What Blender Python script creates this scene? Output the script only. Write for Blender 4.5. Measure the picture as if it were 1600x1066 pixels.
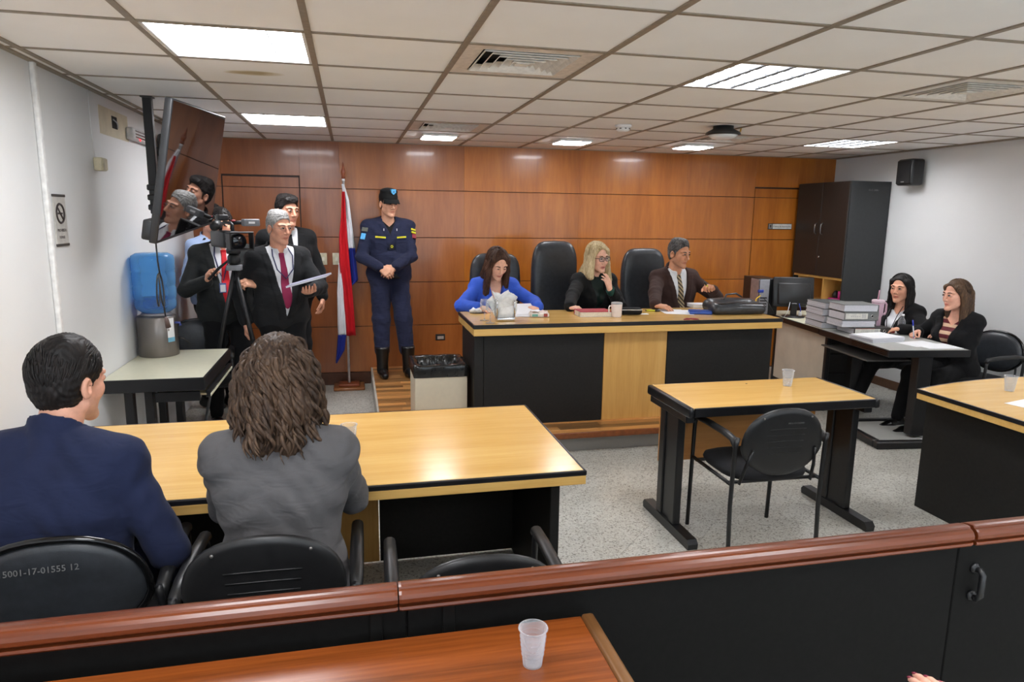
import bpy, bmesh, math, random
import numpy as np
from mathutils import Vector, Matrix

random.seed(7); np.random.seed(7)
for o in list(bpy.data.objects):
    bpy.data.objects.remove(o, do_unlink=True)
SC = bpy.context.scene
COL = SC.collection

# ------------------------------------------------------------------ camera
FPX, YAW, PIT, ROL, CAMH = 1082.75, .2295, -.1794, .0132, 1.72
def _axes():
    cy, sy, cp, sp = math.cos(YAW), math.sin(YAW), math.cos(PIT), math.sin(PIT)
    f = np.array([sy*cp, cy*cp, sp]); r = np.array([cy, -sy, 0.]); u = np.cross(r, f)
    c, t = math.cos(ROL), math.sin(ROL)
    return c*r+t*u, -t*r+c*u, f
CR, CU, CF = _axes()
cam_d = bpy.data.cameras.new('camera'); cam = bpy.data.objects.new('camera', cam_d); COL.objects.link(cam)
cam_d.sensor_width = 36; cam_d.sensor_fit = 'HORIZONTAL'; cam_d.lens = FPX/1600*36
cam_d.clip_start = .05; cam_d.clip_end = 60
cam.matrix_world = Matrix(((CR[0], CU[0], -CF[0], 0), (CR[1], CU[1], -CF[1], 0), (CR[2], CU[2], -CF[2], CAMH), (0, 0, 0, 1)))
SC.camera = cam
# pixel of the 1600x1066 photograph -> direction -> point on a known plane / at a known depth
def ray(x, y): return CF+(x-800)/FPX*CR-(y-533)/FPX*CU
def onZ(x, y, z):
    d = ray(x, y); p = d*((z-CAMH)/d[2]); p[2] += CAMH; return p
def onY(x, y, Y):
    d = ray(x, y); p = d*(Y/d[1]); p[2] += CAMH; return p
def onX(x, y, X):
    d = ray(x, y); p = d*(X/d[0]); p[2] += CAMH; return p
def atD(x, y, d):
    p = ray(x, y)*d; p[2] += CAMH; return p

# ------------------------------------------------------------------ world, exposure
W = bpy.data.worlds.new('world'); SC.world = W; W.use_nodes = True
W.node_tree.nodes['Background'].inputs[0].default_value = (.78, .9, 1, 1)
W.node_tree.nodes['Background'].inputs[1].default_value = 3.0
vs = SC.view_settings
vs.view_transform = 'Standard'; vs.look = 'None'; vs.exposure = EXPOSURE = 0.0; vs.gamma = 1; vs.use_curve_mapping = False
LAMP = 27.0        # ceiling troffers, W per sr m2
LED = 42.0        # small flush LED panels by the wood wall

# ------------------------------------------------------------------ materials
def lin(c): return tuple((v/255/12.92 if v/255 <= .04045 else ((v/255+.055)/1.055)**2.4) for v in c)
MATS = {}
class NT:
    def __init__(s, name):
        s.m = bpy.data.materials.new(name); s.m.use_nodes = True; s.t = s.m.node_tree
        s.b = s.t.nodes['Principled BSDF']; s.o = s.t.nodes['Material Output']
    def n(s, k, **kw):
        x = s.t.nodes.new(k)
        for a, v in kw.items(): setattr(x, a, v)
        return x
    def l(s, a, b): s.t.links.new(a, b)
    def coord(s, kind='Object', scale=(1, 1, 1), rot=(0, 0, 0), rand=0.):
        c = s.n('ShaderNodeTexCoord'); mp = s.n('ShaderNodeMapping')
        mp.inputs['Scale'].default_value = scale; mp.inputs['Rotation'].default_value = rot
        if kind == 'World':
            g = s.n('ShaderNodeNewGeometry'); s.l(g.outputs['Position'], mp.inputs[0])
        else: s.l(c.outputs[kind], mp.inputs[0])
        if rand:
            oi = s.n('ShaderNodeObjectInfo'); mu = s.n('ShaderNodeMath', operation='MULTIPLY'); mu.inputs[1].default_value = rand
            s.l(oi.outputs['Random'], mu.inputs[0]); s.l(mu.outputs[0], mp.inputs['Location'])
        return mp.outputs[0]
    def noise(s, v, scale, detail=3, rough=.55, dist=0.):
        x = s.n('ShaderNodeTexNoise'); x.inputs['Scale'].default_value = scale; x.inputs['Detail'].default_value = detail
        x.inputs['Roughness'].default_value = rough; x.inputs['Distortion'].default_value = dist
        s.l(v, x.inputs['Vector']); return x.outputs['Fac']
    def ramp(s, f, stops):
        r = s.n('ShaderNodeValToRGB'); e = r.color_ramp.elements
        while len(e) < len(stops): e.new(.5)
        for k, (p, c) in enumerate(stops):
            e[k].position = p; e[k].color = (*c, 1)
        s.l(f, r.inputs[0]); return r.outputs[0]
    def mix(s, f, a, b, mode='MIX'):
        x = s.n('ShaderNodeMix', data_type='RGBA', blend_type=mode)
        for sock, v in ((x.inputs['Factor'], f), (x.inputs['A'], a), (x.inputs['B'], b)):
            if hasattr(v, 'links'): s.l(v, sock)
            elif isinstance(v, (int, float)): sock.default_value = v
            else: sock.default_value = (*v, 1)
        return x.outputs['Result']
    def bump(s, h, strength=.2, dist=.002):
        x = s.n('ShaderNodeBump'); x.inputs['Strength'].default_value = strength; x.inputs['Distance'].default_value = dist
        s.l(h, x.inputs['Height']); s.l(x.outputs[0], s.b.inputs['Normal'])
    def set(s, rough=.5, metal=0., spec=.5, coat=0., sheen=0.):
        s.b.inputs['Roughness'].default_value = rough; s.b.inputs['Metallic'].default_value = metal
        s.b.inputs['Specular IOR Level'].default_value = spec; s.b.inputs['Coat Weight'].default_value = coat
        s.b.inputs['Coat Roughness'].default_value = .08
        s.b.inputs['Sheen Weight'].default_value = sheen
        return s
    def base(s, v):
        if hasattr(v, 'links'): s.l(v, s.b.inputs['Base Color'])
        else: s.b.inputs['Base Color'].default_value = (*v, 1)
        return s

def plain(name, rgb, rough=.5, metal=0., spec=.5, coat=0., var=.12, scale=30., bump=0., bscale=300., sheen=0.):
    """solid colour with a little procedural mottling"""
    if name in MATS: return MATS[name]
    t = NT(name).set(rough, metal, spec, coat, sheen); c = lin(rgb)
    v = t.coord('Object')
    f = t.noise(v, scale)
    t.base(t.ramp(f, [(.3, tuple(x*(1-var) for x in c)), (.7, tuple(min(1, x*(1+var)) for x in c))]))
    if bump: t.bump(t.noise(v, bscale, 2), bump, .001)
    MATS[name] = t.m; return t.m

def wood(name, c1, c2, c3, axis='Z', scale=9., rough=.3, coat=.0, rand=0., varp=.0, kind='Object', stretch=.08, fine=1., bump=.05):
    if name in MATS: return MATS[name]
    t = NT(name).set(rough, 0, .5, coat)
    s = [1, 1, 1]; s['XYZ'.index(axis)] = stretch
    v = t.coord(kind, s, rand=rand)
    a = t.noise(v, scale, 4, .6, .6); b = t.noise(v, scale*7*fine, 3, .6)
    col = t.ramp(a, [(.28, lin(c1)), (.52, lin(c2)), (.78, lin(c3))])
    col = t.mix(.28, col, t.ramp(b, [(.3, lin(c1)), (.7, lin(c3))]))
    if varp:
        oi = t.n('ShaderNodeObjectInfo'); r = t.ramp(oi.outputs['Random'], [(0, (1-varp,)*3), (1, (1+varp, 1+varp*.9, 1+varp*.8))])
        col = t.mix(1., col, r, 'MULTIPLY')
    t.base(col)
    if bump: t.bump(b, bump, .001)
    MATS[name] = t.m; return t.m

def emit(name, rgb, strength):
    if name in MATS: return MATS[name]
    t = NT(name); t.base(lin(rgb)); t.b.inputs['Emission Color'].default_value = (*lin(rgb), 1); t.b.inputs['Emission Strength'].default_value = strength
    MATS[name] = t.m; return t.m

def clear(name, rgb, opacity=.25, rough=.1):
    """thin clear or tinted plastic / glass: mostly see-through plus a glossy skin"""
    if name in MATS: return MATS[name]
    t = NT(name).set(rough, 0, .6); t.base(lin(rgb))
    tr = t.n('ShaderNodeBsdfTransparent'); tr.inputs[0].default_value = (*lin(rgb), 1)
    lw = t.n('ShaderNodeLayerWeight'); lw.inputs[0].default_value = .35
    mr = t.n('ShaderNodeMapRange'); mr.inputs['To Min'].default_value = opacity; mr.inputs['To Max'].default_value = min(1, opacity+.45)
    mx = t.n('ShaderNodeMixShader')
    t.l(lw.outputs['Facing'], mr.inputs[0]); t.l(mr.outputs[0], mx.inputs[0]); t.l(tr.outputs[0], mx.inputs[1]); t.l(t.b.outputs[0], mx.inputs[2])
    t.l(mx.outputs[0], t.o.inputs[0]); MATS[name] = t.m; return t.m

def cloth(name, rgb, rough=.85, var=.12, weave=900., bump=.25, sheen=.04, fold=0.):
    if name in MATS: return MATS[name]
    t = NT(name).set(rough, 0, .25, 0, sheen); c = lin(rgb); v = t.coord('Object')
    f = t.noise(v, 14, 3); g = t.noise(v, weave, 1)
    col = t.ramp(f, [(.3, tuple(x*(1-var) for x in c)), (.7, tuple(x*(1+var) for x in c))])
    col = t.mix(.25, col, t.ramp(g, [(.3, tuple(x*.75 for x in c)), (.7, tuple(x*1.2 for x in c))]))
    t.base(col)
    if fold:
        w = t.coord('Object', (1, 1, 2.2)); h = t.noise(w, 9, 2, .5, .8)
        ad = t.n('ShaderNodeMath', operation='ADD'); mu = t.n('ShaderNodeMath', operation='MULTIPLY'); mu.inputs[1].default_value = .02
        t.l(g, mu.inputs[0]); t.l(mu.outputs[0], ad.inputs[0]); t.l(h, ad.inputs[1]); t.bump(ad.outputs[0], fold, .02)
    else: t.bump(g, bump, .0006)
    MATS[name] = t.m; return t.m

def skin(name, rgb):
    if name in MATS: return MATS[name]
    t = NT(name).set(.5, 0, .4); c = tuple(min(.9, x*1.2) for x in lin(rgb))
    t.b.inputs['Subsurface Weight'].default_value = .0
    a = t.n('ShaderNodeVertexColor', layer_name='tint')
    v = t.coord('Object'); f = t.noise(v, 60, 2)
    col = t.ramp(f, [(.3, tuple(x*.93 for x in c)), (.7, tuple(min(1, x*1.06) for x in c))])
    t.base(t.mix(1., col, a.outputs[0], 'MULTIPLY')); t.bump(f, .08, .001)
    MATS[name] = t.m; return t.m

def hairmat(name, c1, c2, c3, rough=.55, axis='Z'):
    if name in MATS: return MATS[name]
    t = NT(name).set(rough, 0, .28); s = [1, 1, 1]; s['XYZ'.index(axis)] = .12
    v = t.coord('Object', s); f = t.noise(v, 130, 3, .6, .4); g = t.noise(v, 18, 2)
    col = t.ramp(f, [(.3, lin(c1)), (.5, lin(c2)), (.72, lin(c3))])
    col = t.mix(.35, col, t.ramp(g, [(.3, lin(c1)), (.7, lin(c3))]))
    t.base(col); t.bump(f, .5, .002); MATS[name] = t.m; return t.m

# ------------------------------------------------------------------ object helpers
def put(name, me, mat=None, parent=None, smooth=None):
    o = bpy.data.objects.new(name, me); COL.objects.link(o)
    if mat is not None and not me.materials:
        for m_ in (mat if isinstance(mat, (list, tuple)) else [mat]): me.materials.append(m_)
    if parent is not None: o.parent = parent
    return o
def tag(o, label=None, cat=None, group=None, kind=None):
    if label: o['label'] = label
    if cat: o['category'] = cat
    if group: o['group'] = group
    if kind: o['kind'] = kind
    return o
def thing(name, label, cat, loc=(0, 0, 0), rz=0., group=None, kind=None):
    o = bpy.data.objects.new(name, None); COL.objects.link(o); o.empty_display_size = .05
    o.location = loc; o.rotation_euler = (0, 0, rz)
    return tag(o, label, cat, group, kind)
def copy_tree(o, parent=None):
    c = o.copy(); COL.objects.link(c); c.parent = parent
    for ch in [x for x in bpy.data.objects if x.parent == o]: copy_tree(ch, c)
    return c
def child(o, p):
    """parent o (modelled in world coordinates) to empty p, keeping its place"""
    o.parent = p
    o.matrix_parent_inverse = (Matrix.Translation(p.location) @ Matrix.Rotation(p.rotation_euler.z, 4, 'Z')).inverted()
    return o

class MB:
    """collects shapes of ONE part into one mesh"""
    def __init__(s): s.v = []; s.f = []; s.sm = []
    def add(s, v, f, smooth=False):
        b = len(s.v); s.v += [tuple(map(float, p)) for p in v]; s.f += [tuple(b+i for i in q) for q in f]; s.sm += [smooth]*len(f); return s
    def box(s, lo, hi, bev=0., seg=1, M=None):
        return s._box([min(a, b) for a, b in zip(lo, hi)], [max(a, b) for a, b in zip(lo, hi)], bev, seg, M)
    def _box(s, lo, hi, bev, seg, M):
        bm = bmesh.new(); bmesh.ops.create_cube(bm, size=1)
        for v in bm.verts: v.co = Vector([(lo[i]+hi[i])/2+v.co[i]*(hi[i]-lo[i]) for i in range(3)])
        if bev: bmesh.ops.bevel(bm, geom=bm.edges[:], offset=min(bev, .45*min(hi[i]-lo[i] for i in range(3))), segments=seg, profile=.5, affect='EDGES')
        bm.verts.index_update()
        vs_ = [(M @ v.co if M else v.co) for v in bm.verts]; fs = [[v.index for v in f.verts] for f in bm.faces]; bm.free()
        return s.add(vs_, fs, seg > 1)
    def cbox(s, c, size, bev=0., seg=1, M=None):
        return s.box([c[i]-size[i]/2 for i in range(3)], [c[i]+size[i]/2 for i in range(3)], bev, seg, M)
    def lathe(s, prof, n=24, c=(0, 0, 0), M=None, caps=True):
        v = []; f = []
        for r, z in prof:
            for k in range(n):
                a = 2*math.pi*k/n; v.append((c[0]+r*math.cos(a), c[1]+r*math.sin(a), c[2]+z))
        m = len(prof)
        for i in range(m-1):
            for k in range(n):
                f.append((i*n+k, i*n+(k+1) % n, (i+1)*n+(k+1) % n, (i+1)*n+k))
        if caps:
            if prof[0][0] > 1e-5: f.append(tuple(reversed(range(n))))
            if prof[-1][0] > 1e-5: f.append(tuple((m-1)*n+k for k in range(n)))
        if M: v = [M @ Vector(p) for p in v]
        return s.add(v, f, True)
    def tube(s, path, r, n=8, closed=False, flat=None):
        P = [Vector(p) for p in path]; m = len(P); R = r if hasattr(r, '__len__') else [r]*m
        v = []; f = []; up = None
        for i in range(m):
            if closed: d = (P[(i+1) % m]-P[i-1])
            else: d = (P[min(i+1, m-1)]-P[max(i-1, 0)])
            if d.length < 1e-9: d = Vector((0, 0, 1))
            d.normalize()
            if up is None:
                up = Vector((0, 0, 1)) if abs(d.z) < .9 else Vector((1, 0, 0))
            a = d.cross(up); a.normalize(); b = a.cross(d); b.normalize(); up = b
            for k in range(n):
                t = 2*math.pi*k/n
                w = (flat or 1.)
                v.append(P[i]+a*(R[i]*math.cos(t))+b*(R[i]*w*math.sin(t)))
        for i in range(m if closed else m-1):
            j = (i+1) % m
            for k in range(n): f.append((i*n+k, i*n+(k+1) % n, j*n+(k+1) % n, j*n+k))
        if not closed:
            f.append(tuple(reversed(range(n)))); f.append(tuple((m-1)*n+k for k in range(n)))
        return s.add(v, f, True)
    def prism(s, poly, lo, hi, axis='Z', M=None, smooth=False):
        """poly in the two other axes (X,Y for Z; X,Z for Y; Y,Z for X)"""
        n = len(poly); v = []
        for h in (lo, hi):
            for a, b in poly:
                v.append({'Z': (a, b, h), 'Y': (a, h, b), 'X': (h, a, b)}[axis])
        if M: v = [M @ Vector(p) for p in v]
        f = [tuple(reversed(range(n))), tuple(range(n, 2*n))]+[(k, (k+1) % n, n+(k+1) % n, n+k) for k in range(n)]
        return s.add(v, f, smooth)
    def grid(s, P, smooth=True, thick=0.):
        """P: rows x cols array of points; closed sheet with thickness along its normals"""
        P = np.asarray(P, float); a, b = P.shape[:2]
        if thick:
            du = np.gradient(P, axis=1); dv = np.gradient(P, axis=0); nn = np.cross(du, dv); nn /= np.linalg.norm(nn, axis=2, keepdims=True)+1e-9
            Q = [P+nn*thick/2, P-nn*thick/2]
        else: Q = [P]
        v = np.concatenate([q.reshape(-1, 3) for q in Q]); f = []
        for i in range(a-1):
            for j in range(b-1):
                q = (i*b+j, i*b+j+1, (i+1)*b+j+1, (i+1)*b+j); f.append(q)
                if thick: f.append(tuple(a*b+k for k in reversed(q)))
        if thick:
            ring = [j for j in range(b)]+[i*b+b-1 for i in range(1, a)]+[(a-1)*b+j for j in range(b-2, -1, -1)]+[i*b for i in range(a-2, 0, -1)]
            for k in range(len(ring)):
                p, q = ring[k], ring[(k+1) % len(ring)]; f.append((q, p, a*b+p, a*b+q))
        return s.add(v, f, smooth)
    def mesh(s, name='m'):
        me = bpy.data.meshes.new(name); me.from_pydata(s.v, [], s.f); me.polygons.foreach_set('use_smooth', s.sm); me.update()
        bm = bmesh.new(); bm.from_mesh(me); bmesh.ops.recalc_face_normals(bm, faces=bm.faces); bm.to_mesh(me); bm.free()
        return me
    def obj(s, name, mat, parent=None): return put(name, s.mesh(name), mat, parent)
    def wobj(s, name, mat, parent):    # modelled in world coordinates
        return child(put(name, s.mesh(name), mat), parent)

def text_mesh(txt, size, depth=.0006, align='CENTER'):
    c = bpy.data.curves.new('lettering', 'FONT'); c.body = txt; c.size = size; c.extrude = depth/2; c.align_x = align; c.align_y = 'CENTER'; c.resolution_u = 2
    o = bpy.data.objects.new('lettering', c); COL.objects.link(o)
    dg = bpy.context.evaluated_depsgraph_get(); me = bpy.data.meshes.new_from_object(o.evaluated_get(dg))
    bpy.data.objects.remove(o, do_unlink=True); me.materials.clear(); return me
def text(name, txt, size, M, mat, parent, sx=1.):
    me = text_mesh(txt, size); me.transform(M @ Matrix.Diagonal((sx, 1, 1, 1))); o = put(name, me, mat)
    return child(o, parent) if parent else o
def frame(o, x, y):
    """matrix with origin o, local x along x, local y along y"""
    x = Vector(x).normalized(); y = Vector(y); z = x.cross(y).normalized(); y = z.cross(x)
    return Matrix(((x.x, y.x, z.x, o[0]), (x.y, y.y, z.y, o[1]), (x.z, y.z, z.z, o[2]), (0, 0, 0, 1)))

BLACK = plain('black_laminate', (33, 32, 31), .5, spec=.25, var=.15, scale=60)
RAILB = plain('black_rail_panel', (16, 15, 14), .6, spec=.12, var=.2, scale=60)
BLACKP = plain('black_plastic', (30, 30, 31), .38, var=.15)
RUBBER = plain('black_edge_rubber', (26, 26, 28), .3, var=.15)
METALB = plain('black_painted_steel', (24, 24, 26), .35, var=.15)
CHROME = plain('chrome', (205, 205, 208), .18, 1., var=.04)
WHITE = plain('white_paint', (225, 226, 226), .7, var=.015, scale=3, bump=.05, bscale=120)
PAPER = plain('white_paper', (236, 237, 240), .8, var=.03, scale=12)
OAK = wood('pale_oak_laminate', (206, 160, 86), (220, 176, 102), (230, 192, 122), 'X', 11, .2, 0, stretch=.06, bump=.02)
OAKV = wood('pale_oak_laminate_upright', (190, 142, 72), (206, 158, 86), (218, 174, 104), 'Z', 11, .4, stretch=.06, bump=.02)
BLACKLEATHER = plain('black_leather', (48, 51, 55), .36, var=.2, bump=.25, bscale=350)
STEEL = plain('brushed_steel', (150, 146, 142), .4, .7, var=.06, scale=80)
# ================================================================== the room
XL, XR, YB, YF, ZC, ZP = -1.43, 5.42, 7.09, -2.6, 2.40, .17
def struct(name, label, mb, mat):
    o = mb.obj(name, mat); return tag(o, label, 'room', kind='structure')
TERR = None
def terrazzo():
    t = NT('grey_terrazzo').set(.28, 0, .5)
    v = t.coord('World')
    vo = t.n('ShaderNodeTexVoronoi'); vo.inputs['Scale'].default_value = 130; t.l(v, vo.inputs['Vector'])
    sep = t.n('ShaderNodeSeparateColor'); t.l(vo.outputs['Color'], sep.inputs[0])
    col = t.ramp(sep.outputs[0], [(0, lin((120, 116, 106))), (.1, lin((160, 157, 148))), (.3, lin((196, 194, 185))), (1, lin((214, 213, 206)))])
    n = t.noise(v, 2.2, 3); col = t.mix(1., col, t.ramp(n, [(.3, (.86, .86, .85)), (.7, (1, 1, .99))]), 'MULTIPLY')
    oi = t.n('ShaderNodeObjectInfo'); col = t.mix(1., col, t.ramp(oi.outputs['Random'], [(0, (.92, .92, .92)), (1, (1, 1, 1))]), 'MULTIPLY')
    t.base(col); return t.m
TERR = terrazzo()
GROUT = plain('floor_joint', (150, 147, 138), .8)
fl = struct('floor', 'grey speckled terrazzo floor laid in diagonal tiles', MB().box((XL-.1, YF-.1, -.1), (XR+.1, YB+.1, -.003)), GROUT)
ts = .30; h = ts/math.sqrt(2)-.001
dm = MB().prism([(h, 0), (0, h), (-h, 0), (0, -h)], -.01, 0).mesh('floor_tile'); dm.materials.append(TERR)
seen = []; rest = MB()
for i in range(-60, 60):
    for j in range(-60, 60):
        p = 5.3+ts*math.sqrt(2)*(i+.5); q = 2.22+ts*math.sqrt(2)*(j+.5)      # x+y, y-x of the tile centre
        x, y = (p-q)/2, (p+q)/2
        if x < XL-.1 or x > XR+.1 or y < YF or y > YB+.1: continue
        under = .30 < x < 3.3 and y > 4.85
        if y > 2.3 and not under: seen.append((x, y))
        else: rest.prism([(x+h, y), (x, y+h), (x-h, y), (x, y-h)], -.01, 0)
for x, y in seen:
    put('floor_tile', dm, None, fl).location = (x, y, 0)
tag(rest.obj('floor_tiling', TERR, fl), kind='stuff')
struct('wall_left', 'white painted left wall with conduit and signs', MB().box((XL-.1, YF-.1, 0), (XL, YB+.1, ZC+.1)), WHITE)
struct('wall_right', 'white painted right wall behind the two seated women', MB().box((XR, YF-.1, 0), (XR+.1, YB+.1, ZC+.1)), WHITE)
fw = struct('wall_front', 'white painted wall with tall windows behind the public seats', MB().box((XL, YF-.1, 0), (XR, YF, .35)).box((XL, YF-.1, 2.3), (XR, YF, ZC+.1)), WHITE)
for n in range(3):  # unseen windows added so daylight from behind brightens the ceiling
    x0 = XL+.05+n*2.27; e = thing('window_%d' % (n+1), ['tall window behind the public seats at the left', 'tall window behind the public seats in the middle', 'tall window behind the public seats at the right'][n], 'window', (x0+1.1, YF-.05, .35), kind='structure')
    for (a, c, nm) in (((x0, .35), (x0+.05, 2.3), 'jamb'), ((x0+2.16, .35), (x0+2.21, 2.3), 'jamb'), ((x0+.05, .35), (x0+2.16, .4), 'sill'), ((x0+.05, 2.25), (x0+2.16, 2.3), 'head'), ((x0+1.08, .4), (x0+1.13, 2.25), 'mullion')):
        MB().box((a[0], YF-.08, a[1]), (c[0], YF-.02, c[1]), .003).wobj(nm, WHITE, e)
WALLW = wood('polished_wall_veneer', (146, 80, 22), (170, 98, 30), (190, 118, 42), 'Z', 5.5, .3, .25, rand=0, varp=.05, kind='World', stretch=.12, bump=.01)
DARKW = plain('dark_seam', (50, 26, 14), .6)
wb = struct('wall_back', 'glossy orange brown wood panelled wall behind the judges', MB().box((XL, YB+.018, 0), (XR, YB+.12, ZC+.1)), DARKW)
rows = [.125, .595, 1.04, 1.487, 1.953, ZC+.01]
DL, DR, DT = (-1.16, -.452), (4.414, 5.15), 2.065
cols = [XL, DL[0], DL[1], -.08, 1.14, 2.36, 3.58, DR[0], DR[1], XR]
WALLR = wood('reddish_wall_veneer', (118, 62, 28), (140, 78, 38), (160, 94, 50), 'Z', 5.5, .3, .25, rand=0, varp=.05, kind='World', stretch=.12, bump=.01)  # left panels: dimmer, redder lamp light painted into the veneer colour
WALLM = wood('mid_wall_veneer', (134, 74, 30), (158, 92, 42), (178, 110, 54), 'Z', 5.5, .3, .25, rand=0, varp=.05, kind='World', stretch=.12, bump=.01)  # step between the other two, lamp light again put into the colour
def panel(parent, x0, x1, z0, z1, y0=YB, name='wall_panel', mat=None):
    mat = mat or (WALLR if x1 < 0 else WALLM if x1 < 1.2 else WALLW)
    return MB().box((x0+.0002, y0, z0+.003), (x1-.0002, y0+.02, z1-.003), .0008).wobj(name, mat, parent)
doors = []
for n, (d, lab) in enumerate(((DL, 'wood panelled door behind the standing men'), (DR, 'wood panelled door with a small plate beside the black cabinet'))):
    e = thing('door_%d' % (n+1), lab, 'door', ((d[0]+d[1])/2, YB, 0), kind='structure'); doors.append(e)
for a, b in zip(cols[:-1], cols[1:]):
    isd = None
    if (a, b) == DL: isd = doors[0]
    if (a, b) == DR: isd = doors[1]
    for z0, z1 in zip(rows[:-1], rows[1:]):
        if isd:
            lo = z0 if z0 > .13 else .01
            if z0 < DT < z1:
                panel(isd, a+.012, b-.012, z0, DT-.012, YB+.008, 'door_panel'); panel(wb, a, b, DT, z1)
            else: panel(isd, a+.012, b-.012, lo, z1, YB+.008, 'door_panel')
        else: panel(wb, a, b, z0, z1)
BASEW = plain('dark_brown_baseboard', (78, 44, 26), .45, var=.2)
for n, (a, b) in enumerate(((XL, DL[0]), (DL[1], .17), (3.5, DR[0]), (DR[1], XR))):
    tag(MB().box((a, YB-.012, 0), (b, YB+.02, .122), .003).obj('baseboard_back', BASEW), ['dark baseboard in the left back corner', 'dark brown baseboard behind the flag stand', 'dark baseboard behind the computer desk', 'dark baseboard in the right back corner'][n], 'baseboard', kind='structure')
tag(MB().box((XR-.014, YF, 0), (XR, YB-.02, .09), .003).obj('baseboard_right', plain('brown_baseboard', (104, 74, 54), .5)), 'brown baseboard along the right wall', 'baseboard', kind='structure')
# ceiling
TILE = plain('ceiling_tile_board', (243, 242, 240), .85, var=.02, scale=2.5, bump=.12, bscale=220)
STAIN = None
def stain_mat():
    t = NT('stained_ceiling_tile').set(.85); v = t.coord('Object', (1, 2.6, 1), (0, 0, .12)); c = lin((243, 242, 240))
    f = t.noise(v, 5.5, 4, .6, .6); g = t.n('ShaderNodeTexGradient', gradient_type='SPHERICAL'); mp = t.coord('Object', (5.6, 13, 1)); t.l(mp, g.inputs[0])
    mu = t.n('ShaderNodeMath', operation='MULTIPLY'); t.l(f, mu.inputs[0]); t.l(g.outputs[1], mu.inputs[1])
    t.base(t.ramp(mu.outputs[0], [(.08, c), (.2, lin((205, 194, 168))), (.36, lin((176, 158, 122)))])); return t.m
STAIN = stain_mat()
BAR = plain('taupe_grid_bar', (140, 128, 112), .5)
XO, YO, TS = -.7448, 2.3077, .61
ce = struct('ceiling', 'white suspended ceiling of square tiles in a grid', MB().box((XL-.1, YF-.1, ZC+.06), (XR+.1, YB+.12, ZC+.16)), plain('plenum', (120, 118, 112), .9))
LIGHTS = [(0, 1), (0, 5), (4, 1), (8, 5), (8, 1), (0, -3), (4, -3), (8, -3), (0, -6), (4, -6), (8, -6)]
VENTS = [(2, 1), (2, 5), (6, 1), (6, 5)]
tm = MB().box((-TS/2+.011, -TS/2+.011, 0), (TS/2-.011, TS/2-.011, .015), .002).mesh('ceiling_tile'); tm.materials.append(TILE)
cx = lambda i: XO+TS*(i+.5)
cy_ = lambda r: YO+TS*(r+.5)
for i in range(-2, 11):
    for r in range(-9, 8):
        x0, x1 = max(XO+TS*i, XL), min(XO+TS*(i+1), XR); y0, y1 = max(YO+TS*r, YF), min(YO+TS*(r+1), YB)
        if x1-x0 < .03 or y1-y0 < .03 or (i, r) in LIGHTS or (i, r) in VENTS: continue
        if x1-x0 > TS-.01 and y1-y0 > TS-.01:
            if (i, r) == (0, 2):
                m2 = tm.copy(); m2.materials.clear(); m2.materials.append(STAIN); o = put('ceiling_tile', m2, None, ce); o['label'] = 'ceiling tile with a brown water stain'
            else: o = put('ceiling_tile', tm, None, ce)
            o.location = (cx(i), cy_(r), ZC)
        else:
            e = [.011 if x0 > XL else .0, .011 if y0 > YF else 0, .011 if x1 < XR else 0, .011 if y1 < YB else 0]
            MB().box((x0+e[0], y0+e[1], ZC), (x1-e[2], y1-e[3], ZC+.015)).obj('ceiling_tile', TILE, ce)
for i in range(-1, 11): MB().box((XO+TS*i-.0125, YF, ZC-.006), (XO+TS*i+.0125, YB, ZC+.03)).obj('grid_bar', BAR, ce)
for r in range(-8, 8):
    if YF < YO+TS*r < YB: MB().box((XL, YO+TS*r-.011, ZC-.004), (XR, YO+TS*r+.011, ZC+.03)).obj('grid_bar', BAR, ce)
for s, x in ((0, XL), (1, XR-.03)): MB().box((x, YF, ZC-.008), (x+.03, YB, ZC+.02)).obj('wall_angle', BAR, ce)
MB().box((XL, YB-.012, ZC-.006), (XR, YB, ZC+.02)).obj('wall_angle', BAR, ce)
# troffer lights
TUBE = emit('lit_tube', (245, 250, 255), LAMP*2.4)
DIFF = emit('lit_diffuser', (250, 251, 255), LAMP)
LOUV = plain('white_louvre', (236, 238, 240), .35, var=.02); LOUG = plain('grey_louvre', (84, 86, 88), .6, var=.02)
names = {(0, 1): 'large bright ceiling panel light above the television, nearest the camera', (0, 5): 'bright ceiling panel light above the cameraman and the standing men', (4, 1): 'louvred ceiling light in the middle of the ceiling with bright tubes', (8, 5): 'louvred ceiling light above the black cabinet',
         (8, 1): 'louvred ceiling light above the table at the right edge'}
for q_, w_ in ((0, 'left'), (4, 'middle'), (8, 'right')):
    names[(q_, -3)] = 'ceiling light above the public side of the rail, %s one' % w_; names[(q_, -6)] = 'ceiling light in the rear row by the windows, %s one' % w_
for (i, r) in LIGHTS:
    lab = names.get((i, r), 'ceiling panel light behind or beside the camera, out of view')
    e = thing('ceiling_light', lab, 'ceiling light', (cx(i), cy_(r), ZC), group='square ceiling lights')
    q = TS/2-.012
    b = MB()
    for sx in (-1, 1):
        b.box((sx*q, -q, -.002), (sx*(q-.014), q, .05)); b.box((-q+.014, sx*q, -.002), (q-.014, sx*(q-.014), .05))
    b.obj('frame', LOUV, e)
    MB().box((-q+.01, -q+.01, .016), (q-.01, q-.01, .022)).obj('diffuser', DIFF, e)
    if i == 0:
        for k in (-1, 0, 1): MB().box((k*.145-.002, -q+.014, .008), (k*.145+.002, q-.014, .017)).obj('divider', LOUG, e)
    else:
        for k in (-1, 0, 1): MB().box((k*.145-.012, -q+.014, .0), (k*.145+.012, q-.014, .015), .003).obj('louvre_rail', LOUG, e)
        for k in range(6): MB().box((-q+.014, -.24+k*.096-.0015, .004), (q-.014, -.24+k*.096+.0015, .015)).obj('louvre_blade', LOUG, e)
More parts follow.
